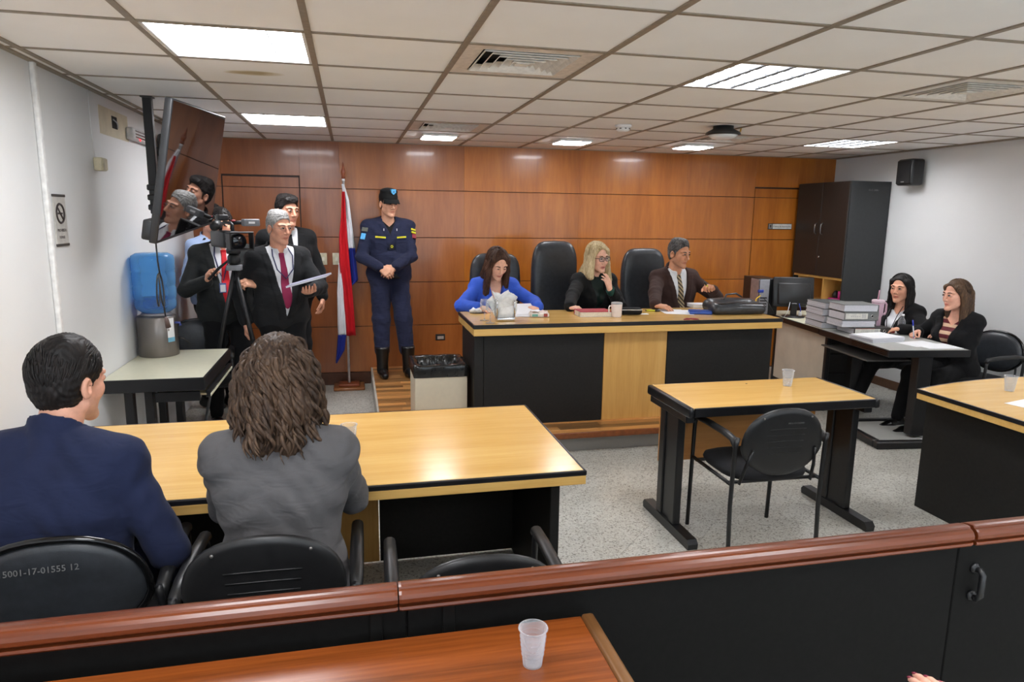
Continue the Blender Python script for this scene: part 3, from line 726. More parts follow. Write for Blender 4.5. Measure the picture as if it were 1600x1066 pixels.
HAND_REST = dict(curl=(.35, .4, .3), spread=.06, thumb=.5)
class Person:
    def __init__(s, label, hc, fwd, lean=0., headfwd=None, headroll=0., scale=1., fem=False, sk=(205, 150, 122), group=None, stoop=.0, sw=1., fat=0.):
        s.fem = fem; s.S = scale; s.sw = sw; s.fat = fat
        f = nrm((fwd[0], fwd[1], 0)); up = nrm(A3(0, 0, 1)*math.cos(lean)+f*math.sin(lean)); f2 = f*math.cos(lean)-A3(0, 0, 1)*math.sin(lean)
        s.M = np.stack([np.cross(f2, up), f2, up], 1)
        s.hl = A3(0, .03+stoop, .685)*scale
        s.hc = np.asarray(hc, float); s.P = s.hc-s.M@s.hl
        hf = headfwd if headfwd is not None else (f[0], f[1], 0)
        s.HW = rot(hf, roll=headroll); s.H = s.M.T@s.HW            # head axes in body space
        s.skin = skin('skin_%d_%d_%d' % sk, sk); s.label = label; s.group = group
        s.root = None; s.hands = []; s.arm = {}
    def loc(s, p): return s.M.T@(np.asarray(p, float)-s.P)
    def wld(s, V): return V@s.M.T+s.P
    def hd(s, p): return s.hl+s.H@(A3(*p)*s.hs)
    def start(s, floor):
        s.floor = floor; s.root = thing('person', s.label, 'person', (s.P[0], s.P[1], floor), group=s.group); return s
    def emitmesh(s, name, V, F, mat, tint=None, label=None, wrinkle=0.):
        if wrinkle:
            q = V*A3(1, 1, 1); w = np.sin(q[:, 2]*55+6*np.sin(q[:, 0]*13+q[:, 1]*9))*np.sin(q[:, 0]*21+q[:, 1]*17+q[:, 2]*9)
            c = V.mean(0); n_ = V-c; n_[:, 2] *= .3; n_ /= np.linalg.norm(n_, axis=1, keepdims=True)+1e-9; V = V+n_*(w*wrinkle)[:, None]
        o = child(put(name, npmesh(name, s.wld(V), F, tint), mat), s.root)
        if label: o['label'] = label
        return o
    # ---- arms are given by wrist targets in world space
    def arms(s, left, right, pole_l=None, pole_r=None):
        """left/right: (wrist world, hand dir world, palm normal world, pose) ; person's own left and right"""
        S = s.S; w = (.158 if s.fem else .176)*s.sw
        for side, spec, pole in ((-1, left, pole_l), (1, right, pole_r)):
            sh = A3(side*w, -.012, .448)*S
            t = s.loc(spec[0]); pl = s.M.T@np.asarray(pole, float) if pole is not None else A3(side*.6, -.5, -.7)
            e, t = limb_ik(sh, t, .285*S, .255*S, pl)
            s.arm[side] = dict(sh=sh, el=e, wr=t, d=nrm(s.M.T@np.asarray(spec[1], float)), n=s.M.T@np.asarray(spec[2], float), pose=spec[3] if len(spec) > 3 else HAND_REST)
        return s
    def torso(s, Fd):
        S = s.S; f = s.fem; w = (.158 if f else .176)*s.sw; c = Fd.cone; fl = ((0, 1, 0), 1.12); ft = s.fat
        c(A3(-.075, -.005, .02)*S, A3(.075, -.005, .02)*S, .125*S, .125*S, .04, fl)
        c(A3(-.06, 0, .17)*S, A3(.06, 0, .17)*S, (.1 if f else .112+ft)*S, (.1 if f else .112+ft)*S, .06, fl)
        if ft: Fd.ell(A3(0, .05, .14)*S, A3(.13, .1+ft, .13)*S, .05)
        c(A3(-.07, -.005, .33)*S, A3(.07, -.005, .33)*S, (.112 if f else .126)*S, (.112 if f else .126)*S, .05, fl)
        c(A3(-w*.68, -.015, .435)*S, A3(w*.68, -.015, .435)*S, .072*S, .072*S, .05)
        for sx in (-1, 1):
            c(A3(sx*.03, -.02, .515)*S, A3(sx*w*.9, -.015, .46)*S, .045*S, .058*S, .04)
            if f: Fd.ell(A3(sx*.068, .095, .325)*S, A3(.062, .055, .062)*S, .04)
        return Fd
    def armfield(s, Fd, k=.02, upto=.9, r0=(.051, .045, .037), start=0.):
        for a in s.arm.values():
            c = Fd.cone; S = s.S
            c(a['sh'], a['el'], r0[0]*S, r0[1]*S, k); c(a['el'], a['el']+(a['wr']-a['el'])*upto, r0[1]*S*.98, r0[2]*S, k)
        return Fd
    def handfield(s, Fd):
        S = s.S*(.9 if s.fem else 1.); s.tips = []
        for side, a in s.arm.items():
            d = a['d']; n = nrm(a['n']-d*(a['n']@d)); t = np.cross(d, n)*side; W = a['wr']; P = a['pose']; cu = P.get('curl', (.35, .4, .3)); sp = P.get('spread', .06)
            Fd.cone(a['el']+(W-a['el'])*.6, W, .034*S, .026*S, .01); Fd.cone(W, W+d*.03*S, .026*S, .024*S, .012, (n, 1.25))
            kn = []
            for i, (off, L) in enumerate(((.032, .070), (.011, .079), (-.011, .074), (-.031, .058))):
                b = W+d*(.018*S)+t*off*.55*S; q = W+d*((.088-.006*abs(i-1))*S)+t*off*S; kn.append(q)
                Fd.cone(b, q, .0155*S, .0135*S, .012, (n, 1.1))
                ci = cu[i] if isinstance(cu[0], (tuple, list)) else cu; dd = d+t*off*sp*30*.5; dd = nrm(dd); ang = 0.; p0 = q
                for seg, fr in enumerate((.45, .31, .24)):
                    ang += ci[seg]; v = dd*math.cos(ang)+n*math.sin(ang); p1 = p0+v*L*fr*S
                    Fd.cone(p0, p1, (.0098-.0011*seg)*S, (.0090-.0011*seg)*S, .004, pad=.02); p0 = p1
                s.tips.append((p1, v, nrm(n*math.cos(ang)-dd*math.sin(ang))))
            th = P.get('thumb', .5); b = W+d*.022*S+t*.024*S; v = nrm(d*.75+t*.75+n*.25); p1 = b+v*.042*S; Fd.cone(b, p1, .0155*S, .0125*S, .01)
            v = nrm(d*(1-.25*th)+t*.25*(1-th)+n*th*.9); p2 = p1+v*.034*S; Fd.cone(p1, p2, .0118*S, .0108*S, .005, pad=.02)
            v = nrm(v+n*th*.3-t*th*.3); Fd.cone(p2, p2+v*.026*S, .0105*S, .0085*S, .004, pad=.02)
            s.hands.append(W+d*.09*S)
        return Fd
    hs = 1.; tips = ()
    def headfield(s, Fd):
        h = s.hd; f = s.fem; q = s.hs; M = s.H; c = Fd.cone; e = Fd.ell
        e(h((0, -.014, .045)), A3(.074, .094, .083)*q, .01, M); e(h((0, .026, -.030)), A3(.060, .064, .08)*q, .03, M)
        jw = .046 if f else .053
        for sx in (-1, 1):
            c(h((sx*jw, .002, -.055)), h((sx*.014, .068, -.100)), .017*q, .015*q, .02)
            e(h((sx*.038, .060, -.018)), A3(.022, .021, .026)*q, .02, M)
            e(h((sx*.0775, -.014, -.006)), A3(.009, .02, .033)*q, .006, M); e(h((sx*.083, -.008, -.004)), A3(.008, .011, .018)*q, .006, M, sub=True)
            c(h((sx*.05, .072, .032)), h((sx*.014, .086, .030)), .009*q, .009*q, .014)
        c(h((0, .070, -.098)), h((0, .074, -.103)), (.016 if f else .02)*q, (.014 if f else .018)*q, .02)
        for sx in (-1, 1): e(h((sx*.031, .101, .010)), A3(.019, .014, .0125)*q, .012, M, sub=True)
        c(h((0, .088, .020)), h((0, .108 if f else .112, -.026)), .0085*q, (.010 if f else .012)*q, .010)
        for sx in (-1, 1): e(h((sx*.0125, .098, -.032)), A3(.0085, .009, .008)*q, .008, M)
        op = s.mouth
        for sx in (-1, 1):
            c(h((0, .0872, -.0585)), h((sx*.024, .076, -.0635)), .0062*q, .003*q, .006); c(h((0, .0862, -.0705-op)), h((sx*.022, .076, -.0665-op*.5)), .0068*q, .003*q, .006)
        c(h((-.017, .0925, -.0645-op*.5)), h((.017, .0925, -.0645-op*.5)), .0014*q+op*.5, .0014*q+op*.5, .003, sub=True)
        # eyelids round the eyes
        for sx in (-1, 1): e(h((sx*.031, .0815, .010)), A3(.0165, .0125, .0125)*q, .006, M)
        return Fd
    mouth = 0.
    def neckfield(s, Fd, g=0.):
        S = s.S; r = (.046 if s.fem else .056)*S+g
        Fd.cone(A3(0, -.02, .46)*S, s.hd((0, -.022, -.045)), r*1.12, r*.98, .03); return Fd
    def body(s):
        """skin: one continuous surface"""
        S = s.S; hp = [a['wr']+a['d']*.08 for a in s.arm.values()]
        pts = [s.hl+A3(0, 0, .15), A3(-.26, -.16, -.1), A3(.26, .16, .5)]+hp+[a['el'] for a in s.arm.values()]
        lo = np.min(pts, 0)-.13; hi = np.max(pts, 0)+.13
        fine = [(s.hl, A3(.105, .125, .135))]+[(p, A3(.09, .09, .09)) for p in hp]
        B = Field(lo, hi, .014, fine, .0052 if not s.close else .0042)
        s.torso(B); B.d += .012; s.armfield(B, .02, .85, (.05, .042, .03)); s.neckfield(B); s.headfield(B); s.handfield(B)
        V, F = surface(B.d, B.ax)
        L = (V-s.hl)@s.H/s.hs; t = np.ones((len(V), 3)); op = s.mouth
        lip = np.exp(-((L[:, 0]/.024)**4)-(((L[:, 2]+.0645+op*.5)/(.0095+op*.6))**4))*(L[:, 1] > .07)
        lc = A3(*(s.lipc or (.86, .62, .62))); t = t*(1-lip[:, None])+lc*lip[:, None]; seam = np.exp(-((L[:, 2]+.0645+op*.5)/(.0024+op*.4))**2-(L[:, 0]/(.021))**6)*(L[:, 1] > .07); t *= 1-seam[:, None]*A3(.5, .6, .6)  # seam paints the shade between the lips into the tint
        ch = np.exp(-(((np.abs(L[:, 0])-.042)/.02)**2)-((L[:, 2]+.025)/.022)**2)*(L[:, 1] > .03)*.12
        t *= 1-ch[:, None]*A3(0, .6, .5)
        if s.stubble:
            sb = np.clip((-.035-L[:, 2])/.02, 0, 1)*(L[:, 1] > .0)*(L[:, 2] > -.13)*s.stubble; t *= 1-sb[:, None]*A3(.45, .42, .36)
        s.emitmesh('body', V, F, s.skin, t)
        s.face(); return s
    close = True; lipc = None; stubble = 0.; brow = (40, 28, 22); lids = 0.
    def face(s):
        """eyes and eyebrows as small children"""
        Q = Matrix([list(s.HW[i])+[s.hc[i]] for i in range(3)]+[[0, 0, 0, 1]])
        EW = plain('eye_white', (150, 138, 132), .35); EI = plain('dark_iris', (36, 24, 18), .15); BR = plain('brow_%d_%d_%d' % s.brow, s.brow, .8); q = s.hs
        for sx in (-1, 1):
            b = MB(); v = []; f = []
            n1, n2 = 8, 12
            b.lathe([(0, -1), (.5, -.87), (.87, -.5), (1, 0), (.87, .5), (.5, .87), (0, 1)], 12)
            hgt = .0045*(1-s.lids)
            Mx = Q @ Matrix.Translation((sx*.031*q, .0925*q, .0095*q)) @ Matrix.Rotation(-sx*.22, 4, 'Z') @ Matrix.Diagonal((.0135*q, .0042*q, hgt*q, 1))
            b.v = [tuple(Mx @ Vector(p)) for p in b.v]; eye = b.wobj('eye', EW, s.root)
            b = MB(); b.lathe([(.0064*q, -.0006), (.0064*q, .0006), (0, .0009)], 10, M=Q @ Matrix.Translation((sx*.0305*q, .0964*q, .0095*q)) @ Matrix.Diagonal((1, 1, 1-s.lids*.6, 1)) @ Matrix.Rotation(-math.pi/2, 4, 'X'))
            b.obj('iris', EI, eye)
            pts = [Q @ Vector((sx*(.0165+.031*t)*q, (.0965-.002*t-.014*t*t)*q, (.0295+.0045*math.sin(t*2.6)-.002*t)*q)) for t in [k/6 for k in range(7)]]
            MB().tube(pts, [.003, .0042, .0045, .0042, .0036, .0028, .0014], 6).wobj('eyebrow', BR, s.root)
            pts = [Q @ Vector((sx*(.0175+.027*t)*q, (.0955-.010*t*t)*q, (.0098+(.0052*(1-s.lids))*math.sin(math.pi*(.1+.82*t)))*q)) for t in [k/6 for k in range(7)]]
            MB().tube(pts, [.0012, .0019, .0022, .0024, .0024, .002, .001], 5).obj('eyelashes', EI, eye)
    def hair(s, style, mat):
        """base volume plus a few hundred locks, all one hair part"""
        V, F = hair_mesh(style, s.fem); mb = MB(); mb.add(s.wld((V*s.hs)@s.H.T+s.hl), [tuple(q) for q in F], True)
        rg = np.random.RandomState(int(abs(s.hc[0])*1000) % 9973); v = style.get('vol', .012); E = A3(.075+v, .095+v, .083+v*1.25)+.001; C = A3(0, -.014, .045); pts = []
        def world(p): return s.hc+s.HW@(p*s.hs)
        if style.get('long'):
            wv = style.get('wave', .004); fl = style.get('flare', .1); am = style.get('amin', .95); px = style.get('partx', .012)
            for k in range(style.get('n', 190)):
                a = rg.uniform(am, 2*math.pi-am); sx = 1 if a < math.pi else -1; Ls = style['long'][1 if sx > 0 else 0]*rg.uniform(.88, 1.1); fr = max(0, 1-abs(min(a, 2*math.pi-a)-am)/.7); ph = rg.uniform(0, 6.3); lift = rg.uniform(-.003, .005); path = []
                for t in np.linspace(0, 1, 8):
                    phi = (1.42-1.42*t); aa = a+(1-t)*.25*sx*(-1 if abs(a-math.pi) > 1.2 else 0)
                    q = C+(E+lift)*A3(math.sin(aa)*math.cos(phi), math.cos(aa)*math.cos(phi), math.sin(phi)); q[0] += px*(1-t); path.append(q)
                e0 = path[-1].copy()
                for t in np.linspace(.1, 1, 11):
                    z = e0[2]-t*(Ls+e0[2]); g = 1+fl*t**2-.10*math.sin(math.pi*min(1, t*1.3))*(1-fr)
                    q = A3(e0[0]*g, e0[1]*(1 if e0[1] > 0 else g)+style.get('fall', 0)*fr*t*t-.03*t*(1-fr)*(e0[1] < 0), z); w = wv*math.sin(ph+t*9)*t; q[0] += w*abs(math.cos(a)); q[1] += w*abs(math.sin(a)); path.append(q)
                r = rg.uniform(.0045, .0075); n = len(path)
                mb.tube([world(q) for q in path], [r*(.45+.55*min(1, i/5))*(1 if i < n-4 else (n-i)/5) for i in range(n)], 5)
        else:
            ln = style.get('line', [-.085, -.075, -.045, -.03, -.03, .036, .060, .080, .088]); E = A3(.075+v*.55, .095+v, .083+v*1.3); cb = style.get('comb', .5)
            for k in range(style.get('n', 240)):
                a = rg.uniform(0, 6.283); phi = math.asin(rg.uniform(-.25, 1)); path = []; L = rg.uniform(.035, .06)
                d = A3(math.sin(a)*math.cos(phi), math.cos(a)*math.cos(phi), math.sin(phi)); q = C+E*d
                for i in range(6):
                    nn = nrm((q-C)/E**2); tng = A3(cb, -.55, -.2 if q[2] > .09 else -1.0); tng = nrm(tng-nn*(tng@nn)); q = q+tng*L/6; q = C+E*nrm((q-C)/E)*1.0
                    hz = np.interp(q[1], [-.14, -.07, -.03, -.008, .010, .026, .045, .075, .12], ln)
                    if q[2] < hz+.004 or (abs(q[0]) > .06 and q[2] < .03 and -.042 < q[1] < .02): break
                    path.append(q+nrm((q-C)/E**2)*.0012)
                n = len(path)
                if n < 3: continue
                r = rg.uniform(.0022, .0036)*style.get('thick', 1.); mb.tube([world(x) for x in path], [r*(.5 if i in (0, n-1) else 1) for i in range(n)], 4)
        mb.wobj('hair', mat, s.root); return s
    # ---------------------------------------------------------------- clothes
    def clothes_grid(s, step=.0085):
        pts = [A3(-.25, -.17, -.16)*s.S, A3(.25, .2, .6)*s.S]
        for a in s.arm.values(): pts += [a['el'], a['wr']]
        lo = np.min(pts, 0)-.09; hi = np.max(pts, 0)+.09
        T = Field(lo, hi, step); s.torso(T); w = (.158 if s.fem else .176)*s.sw
        for sx in (-1, 1): T.cone(A3(sx*.07, -.02, .492)*s.S, A3(sx*w*1.08, -.016, .474)*s.S, .036*s.S, .042*s.S, .03)
        A_ = T.like(); s.armfield(A_, .02, .93); N = T.like(); s.neckfield(N)
        s.g = (T, A_, N)
        q = Field(A3(-.2, -.12, -.0)*s.S, A3(.2, .26, .62)*s.S, .0048); s.torso(q); n2 = q.like(); s.neckfield(n2); s.g2 = (q, n2); return s.g
    def collar_d(s, N, off, ztop, slope, zlow=.4, front=None):
        X, Y, Z = N.xyz(); S = s.S
        return np.maximum(np.maximum(N.d-off, Z-(ztop*S-slope*Y)), zlow*S-Z)
    def jacket(s, mat, zb=.17, vw=.078, off=.02, hem=-.1, collar=.56, lapel=True, shirt=None, vtop=.5, name='jacket', wr=.0035, tie=None, cuffs=None, single=False, sleeve=.012, knot=.485, tiew=.042, flare=.0, cw=.03, scoop=0.):
        T, A_, N = s.g; X, Y, Z = T.xyz(); S = s.S
        w = np.clip((Z-zb*S)/((vtop-zb)*S), 0, 1.25)*vw*S
        carve = np.maximum(np.abs(X)-w, -Y) if zb < vtop else np.full(T.d.shape, 1, np.float32)
        o = off
        J = T.copy(); band = 0
        if lapel and zb < vtop:
            q = (np.abs(X)-w)/(.055*S); band = .007*np.clip(np.minimum(q*14, (1-q)*14), 0, 1)*(Y > 0)*(Z > (zb-.01)*S)*(Z < .5*S)*((np.abs(X)-w) > 0)
        fl = flare*np.clip((.12*S-Z)/.2, 0, 1)
        J.d = T.d-off-band-fl
        h = np.clip(.5+.5*(J.d-(A_.d-sleeve))/.025, 0, 1); J.d = J.d*(1-h)+(A_.d-sleeve)*h-.025*h*(1-h)
        if collar: J.d = np.minimum(J.d, s.collar_d(N, cw, collar, .55))
        nb = np.maximum(N.d-.012*S, .44*S-Z); J.d = np.maximum(J.d, -nb)
        J.d = np.maximum(J.d, -carve); keep = np.maximum(hem*S-Z, -1)
        inside_arm = A_.d < sleeve+.004
        J.d = np.where(inside_arm, J.d, np.maximum(J.d, keep))
        V, F = surface(J.d, J.ax); s.emitmesh(name, V, F, mat, wrinkle=wr)
        T, N = s.g2; X, Y, Z = T.xyz()
        if shirt is not None:
            Sd = T.d-.008
            cd = s.collar_d(N, .016, .545, .25)
            vn = np.maximum(np.abs(X)-np.clip((Z-.475*S)*.4, 0, 1)-.003, -Y); cd = np.maximum(cd, -vn)
            Sd = np.minimum(Sd, cd); Sd = np.maximum(Sd, -np.maximum(N.d-.003, .485*S-Z))
            if scoop: Sd = np.maximum(Sd, np.where(Y > 0, Z-(scoop*S+.9*np.abs(X)), -1))
            region = np.maximum(np.maximum(np.abs(X)-.15*S, Z-.6*S), max(zb-.1, .02)*S-Z); Sd = np.maximum(Sd, region)
            V, F = surface(Sd, T.ax); s.emitmesh('shirt', V, F, shirt)
        if tie is not None:
            # neck tie hugging the shirt front
            base = np.minimum(T.d-.008, s.collar_d(N, .012, .55, .2))
            lo_ = tie[1] if isinstance(tie, tuple) else zb; tm_ = tie[0] if isinstance(tie, tuple) else tie
            tw = np.interp(T.ax[2], [(lo_-.01)*S, (lo_+.035)*S, (knot-.045)*S, (knot-.035)*S, (knot+.015)*S], [.006, tiew, tiew*.45, .018, .022]).astype(np.float32)[None, None, :]*S
            D = np.maximum(np.maximum(np.maximum(base-.009, np.abs(X)-tw), -base-.03), np.maximum(np.maximum(Z-(knot+.015)*S, (lo_-.01)*S-Z), .03-Y))
            V, F = surface(D, T.ax); s.emitmesh('necktie', V, F, tm_)
        if cuffs is not None:
            for a in s.arm.values():
                ax_ = a['wr']-a['el']; C = Field(np.minimum(a['wr'], a['el'])-.08, np.maximum(a['wr'], a['el'])+.08, .006)
                C.cone(a['el']+ax_*.82, a['el']+ax_*.985, .043*S, .0405*S, .004)
                e = nrm(ax_); X2, Y2, Z2 = C.xyz(); t = (X2-a['wr'][0])*e[0]+(Y2-a['wr'][1])*e[1]+(Z2-a['wr'][2])*e[2]
                C.d = np.maximum(C.d, t+.008); V, F = surface(C.d, C.ax); s.emitmesh('cuff', V, F, cuffs)
        return s
    def legs(s, feet, mat, shoe, step=.014, knees=None, r=(.088, .068, .052), heel=False, toe=None, hem=.03):
        """feet: (left, right) ankle positions in world"""
        S = s.S; hips = {-1: A3(-.088, 0, -.005)*S, 1: A3(.088, 0, -.005)*S}; L = {}
        for side, ft, i in ((-1, feet[0], 0), (1, feet[1], 1)):
            t = s.loc(A3(*ft)); pole = s.M.T@np.asarray(knees[i] if knees else s.M@A3(0, 1, .6), float)
            kn, t2 = limb_ik(hips[side], t, .43*S, .42*S, pole); L[side] = (hips[side], kn, t2)
        pts = np.array([p for q in L.values() for p in q]); lo = pts.min(0)-.16; hi = pts.max(0)+.16
        T = Field(lo, hi, step)
        for side, (a, k, t) in L.items():
            T.cone(a, k, r[0]*S, r[1]*S, .03); T.cone(k, t+(k-t)*hem, r[1]*S, r[2]*S, .03)
        T.cone(hips[-1], hips[1], .105*S, .105*S, .05); T.cone(A3(-.06, 0, .08)*S, A3(.06, 0, .08)*S, .118*S, .118*S, .05, ((0, 1, 0), 1.1))
        V, F = surface(T.d, T.ax); s.emitmesh('trousers', V, F, mat, wrinkle=.004)
        for side, (a, k, t) in L.items():
            w = s.wld(t[None])[0]; tf = toe if toe is not None else s.M[:, 1]; f = nrm((tf[0], tf[1], 0)); sd = A3(f[1], -f[0], 0)
            C = Field(w-A3(.25, .25, .12), w+A3(.25, .25, .14), .009)
            z0 = s.floor+.03
            b = A3(w[0], w[1], 0)-f*.05; C.cone(b+A3(0, 0, z0+.012), b+f*.12+A3(0, 0, z0+.008), .038, .042, .02); C.cone(b+f*.12+A3(0, 0, z0+.008), b+f*.2+A3(0, 0, z0-.002), .042, .03, .02)
            C.cone(b+A3(0, 0, z0+.02), A3(w[0], w[1], w[2]+.02), .036, .042, .02)
            X, Y, Z = C.xyz(); C.d = np.maximum(C.d, s.floor+.002-Z); V, F = surface(C.d, C.ax)
            o = child(put('shoe', npmesh('shoe', V, F), shoe), s.root)
        return s
    def lens_frames(s, mat, r=(.0235, .0165), round_=.35, th=.0017, lens=None, y=.106, z=.008):
        Q = Matrix([list(s.HW[i])+[s.hc[i]] for i in range(3)]+[[0, 0, 0, 1]]); q = s.hs; b = MB(); rims = []
        for sx in (-1, 1):
            pts = []
            for k in range(20):
                a = 2*math.pi*k/20; c_, s_ = math.cos(a), math.sin(a); e = 2/(2+3*round_)
                pts.append(Q @ Vector(((sx*.0315+r[0]*math.copysign(abs(c_)**e, c_))*q, (y-.006*abs(c_*.5+sx*.5))*q, (z+r[1]*math.copysign(abs(s_)**e, s_))*q)))
            b.tube(pts, th*q, 6, closed=True)
            rims.append(pts)
            b.tube([Q @ Vector(p) for p in ((sx*.055*q, (y-.006)*q, (z+.006)*q), (sx*.074*q, .07*q, (z+.006)*q), (sx*.081*q, -.005*q, (z+.006)*q))], th*q, 5)
        b.tube([Q @ Vector(p) for p in ((-.009*q, y*q, (z+.005)*q), (0, (y+.003)*q, (z+.008)*q), (.009*q, y*q, (z+.005)*q))], th*q, 5)
        gl = b.wobj('glasses', mat, s.root)
        for pts in (rims if lens else []): MB().add(pts, [tuple(range(20))]).obj('lens', lens, gl)
        return s
# ================================================================== chairs
def outline(w, z0, z1, n=36, up=2.6, dn=2.2, bot=.8, mid=.58):
    zc = z0+(z1-z0)*(1-mid); pts = []
    for k in range(n):
        a = 2*math.pi*k/n; c, s_ = math.cos(a), math.sin(a); e = 2/(up if s_ > 0 else dn)
        x = math.copysign(abs(c)**e, c)*w/2; z = math.copysign(abs(s_)**e, s_)
        if s_ <= 0: x *= 1-(1-bot)*abs(s_)
        pts.append((x, zc+z*((z1-zc) if s_ > 0 else (zc-z0))))
    return pts, zc
def pillow(mb, pts, cen, th, fn, ts=(1, .97, .85, .6, .3), flat=.5):
    """closed cushion: outline pts in a plane, fn(a,b,h)->3D, h = height off the plane"""
    n = len(pts); v = []; f = []; rings = []
    for side in (1, -1):
        for t in ts:
            if side == -1 and t == ts[0]: continue
            h = th/2*side*(1-t**4)**flat if t < 1 else 0
            rings.append((side, len(v)))
            for (a, b) in pts: v.append(fn(cen[0]+(a-cen[0])*t, cen[1]+(b-cen[1])*t, h))
    m = len(ts)
    def ring(i): return rings[i][1]
    for i in range(m-1):
        for k in range(n): f.append((ring(i)+k, ring(i)+(k+1) % n, ring(i+1)+(k+1) % n, ring(i+1)+k))
    prev = ring(0)
    for i in range(m, 2*m-1):
        for k in range(n): f.append((prev+(k+1) % n, prev+k, ring(i)+k, ring(i)+(k+1) % n))
        prev = ring(i)
    c1 = len(v); v.append(fn(cen[0], cen[1], th/2)); c2 = len(v); v.append(fn(cen[0], cen[1], -th/2))
    for k in range(n): f.append((ring(m-1)+k, ring(m-1)+(k+1) % n, c1)); f.append((prev+(k+1) % n, prev+k, c2))
    return mb.add(v, f, True)

def visitor_chair(label, loc, rz, shell=True, group='black visitor chairs', up=0., low=0.):
    e = thing('visitor_chair', label, 'chair', loc, rz, group)
    pts, zc = outline(.45, .49+up-low, .81+up, up=2.3)
    fn = lambda a, b, h: (a, -.225-.09*(b-.62)+.28*a*a-.02+h, b)
    if shell:
        back = pillow(MB(), pts, (0, zc), .034, fn, flat=.22).obj('backrest', BLACKP, e)
        for k in range(5):
            z = .70+up-.032*k; q = .105-.004*k
            MB().tube([(x, fn(x, z, -.0185)[1], z+.006*math.cos(x*9)) for x in [-q+2*q*t/8 for t in range(9)]], .0022, 5).obj('rib', BLACKP, back)
        for sx in (-1, 1): MB().lathe([(.005, 0), (.005, .002), (0, .003)], 8, M=Matrix.Translation((sx*.13, fn(sx*.13, .76+up, -.017)[1], .762+up)) @ Matrix.Rotation(math.pi/2, 4, 'X')).obj('screw_cap', STEEL, back)
    else:
        pillow(MB(), pts, (0, zc), .06, fn, flat=.4).obj('backrest', BLACKLEATHER, e)
        MB().tube([(a*1.02, fn(a, b, -.012)[1], zc+(b-zc)*1.02) for a, b in pts], .011, 8, closed=True).obj('back_rim', plain('gloss_black_trim', (16, 16, 17), .12), e)
    sp = [(math.copysign(abs(math.cos(a))**.6, math.cos(a))*.235, math.copysign(abs(math.sin(a))**.6, math.sin(a))*.225+.01) for a in [2*math.pi*k/32 for k in range(32)]]
    pillow(MB(), sp, (0, .01), .07, lambda a, b, h: (a, b, .435+h-.25*max(0, b-.13)**2*4), flat=.3).obj('seat', cloth('black_seat_fabric', (30, 30, 32), .9), e)
    for sx in (-1, 1):
        x = sx*.25
        MB().tube([(x, .225, 0), (x, .215, .3), (x, .205, .60), (x, .195, .632)], .0115, 8).obj('leg', METALB, e)
        MB().tube([(x, -.23, 0), (x, -.215, .3), (x, -.225, .60), (x*.985, -.24, .66)], .0115, 8).obj('leg', METALB, e)
        MB().tube([(x, .21, .628), (x, .19, .648), (x, .05, .655), (x, -.12, .655), (x, -.2, .645), (x, -.225, .61)], [.016, .02, .022, .022, .02, .014], 10, flat=.75).obj('armrest', BLACKP, e)
        MB().tube([(x, .21, .41), (x, -.21, .41)], .010, 8).obj('side_rail', METALB, e)
    for y in (.17, -.17): MB().tube([(-.25, y, .405), (.25, y, .405)], .010, 8).obj('cross_rail', METALB, e)
    for sx in (-1, 1): MB().tube([(sx*.2, -.2, .405), (sx*.19, -.232, .5), (sx*.17, -.255, .60)], .011, 8, flat=.6).obj('back_bracket', METALB, e)
    return e
chA = visitor_chair('black padded chair with glossy rim under the man in navy', (-.82, 2.235, 0), .05, shell=False, up=.035)
chB = visitor_chair('black chair with ribbed plastic back under the curly haired woman', (-.255, 2.155, 0), -.02, up=.035)
chC = visitor_chair('empty black armchair just behind the rail at the near table', (.345, 1.985, 0), -.03)
chD = visitor_chair('empty black chair with ribbed back pulled up to the small table', (2.075, 3.15, 0), -.02, low=.04)
chE = visitor_chair('black padded chair by the right wall under the woman who writes', (5.02, 4.62, 0), math.pi/2+.12, shell=False)
chF = visitor_chair('black chair under the long haired woman at the right wall', (4.98, 5.27, 0), math.pi/2+.05, shell=False)
chG = visitor_chair('black padded chair behind the cream table in the left corner', (-1.175, 5.66, 0), math.pi+.15, shell=False, up=.05)
STENCIL = plain('stencil_paint', (112, 112, 110), .7)
# stencilled inventory numbers
sp_ = onY(60, 893, 1.932); text('stencil', '15001-17-01555 12', .0245, Matrix.Translation((sp_[0], 1.932, sp_[2])) @ Matrix.Rotation(.0, 4, 'Y') @ Matrix.Rotation(math.radians(84), 4, 'X') @ Matrix.Rotation(.03, 4, 'Z'), STENCIL, chA, 1.0)
text('stencil', 'MUU-17-CH2H61', .012, Matrix.Translation((2.11, 2.870, .735)) @ Matrix.Rotation(math.radians(84), 4, 'X'), STENCIL, chD, 1.0)

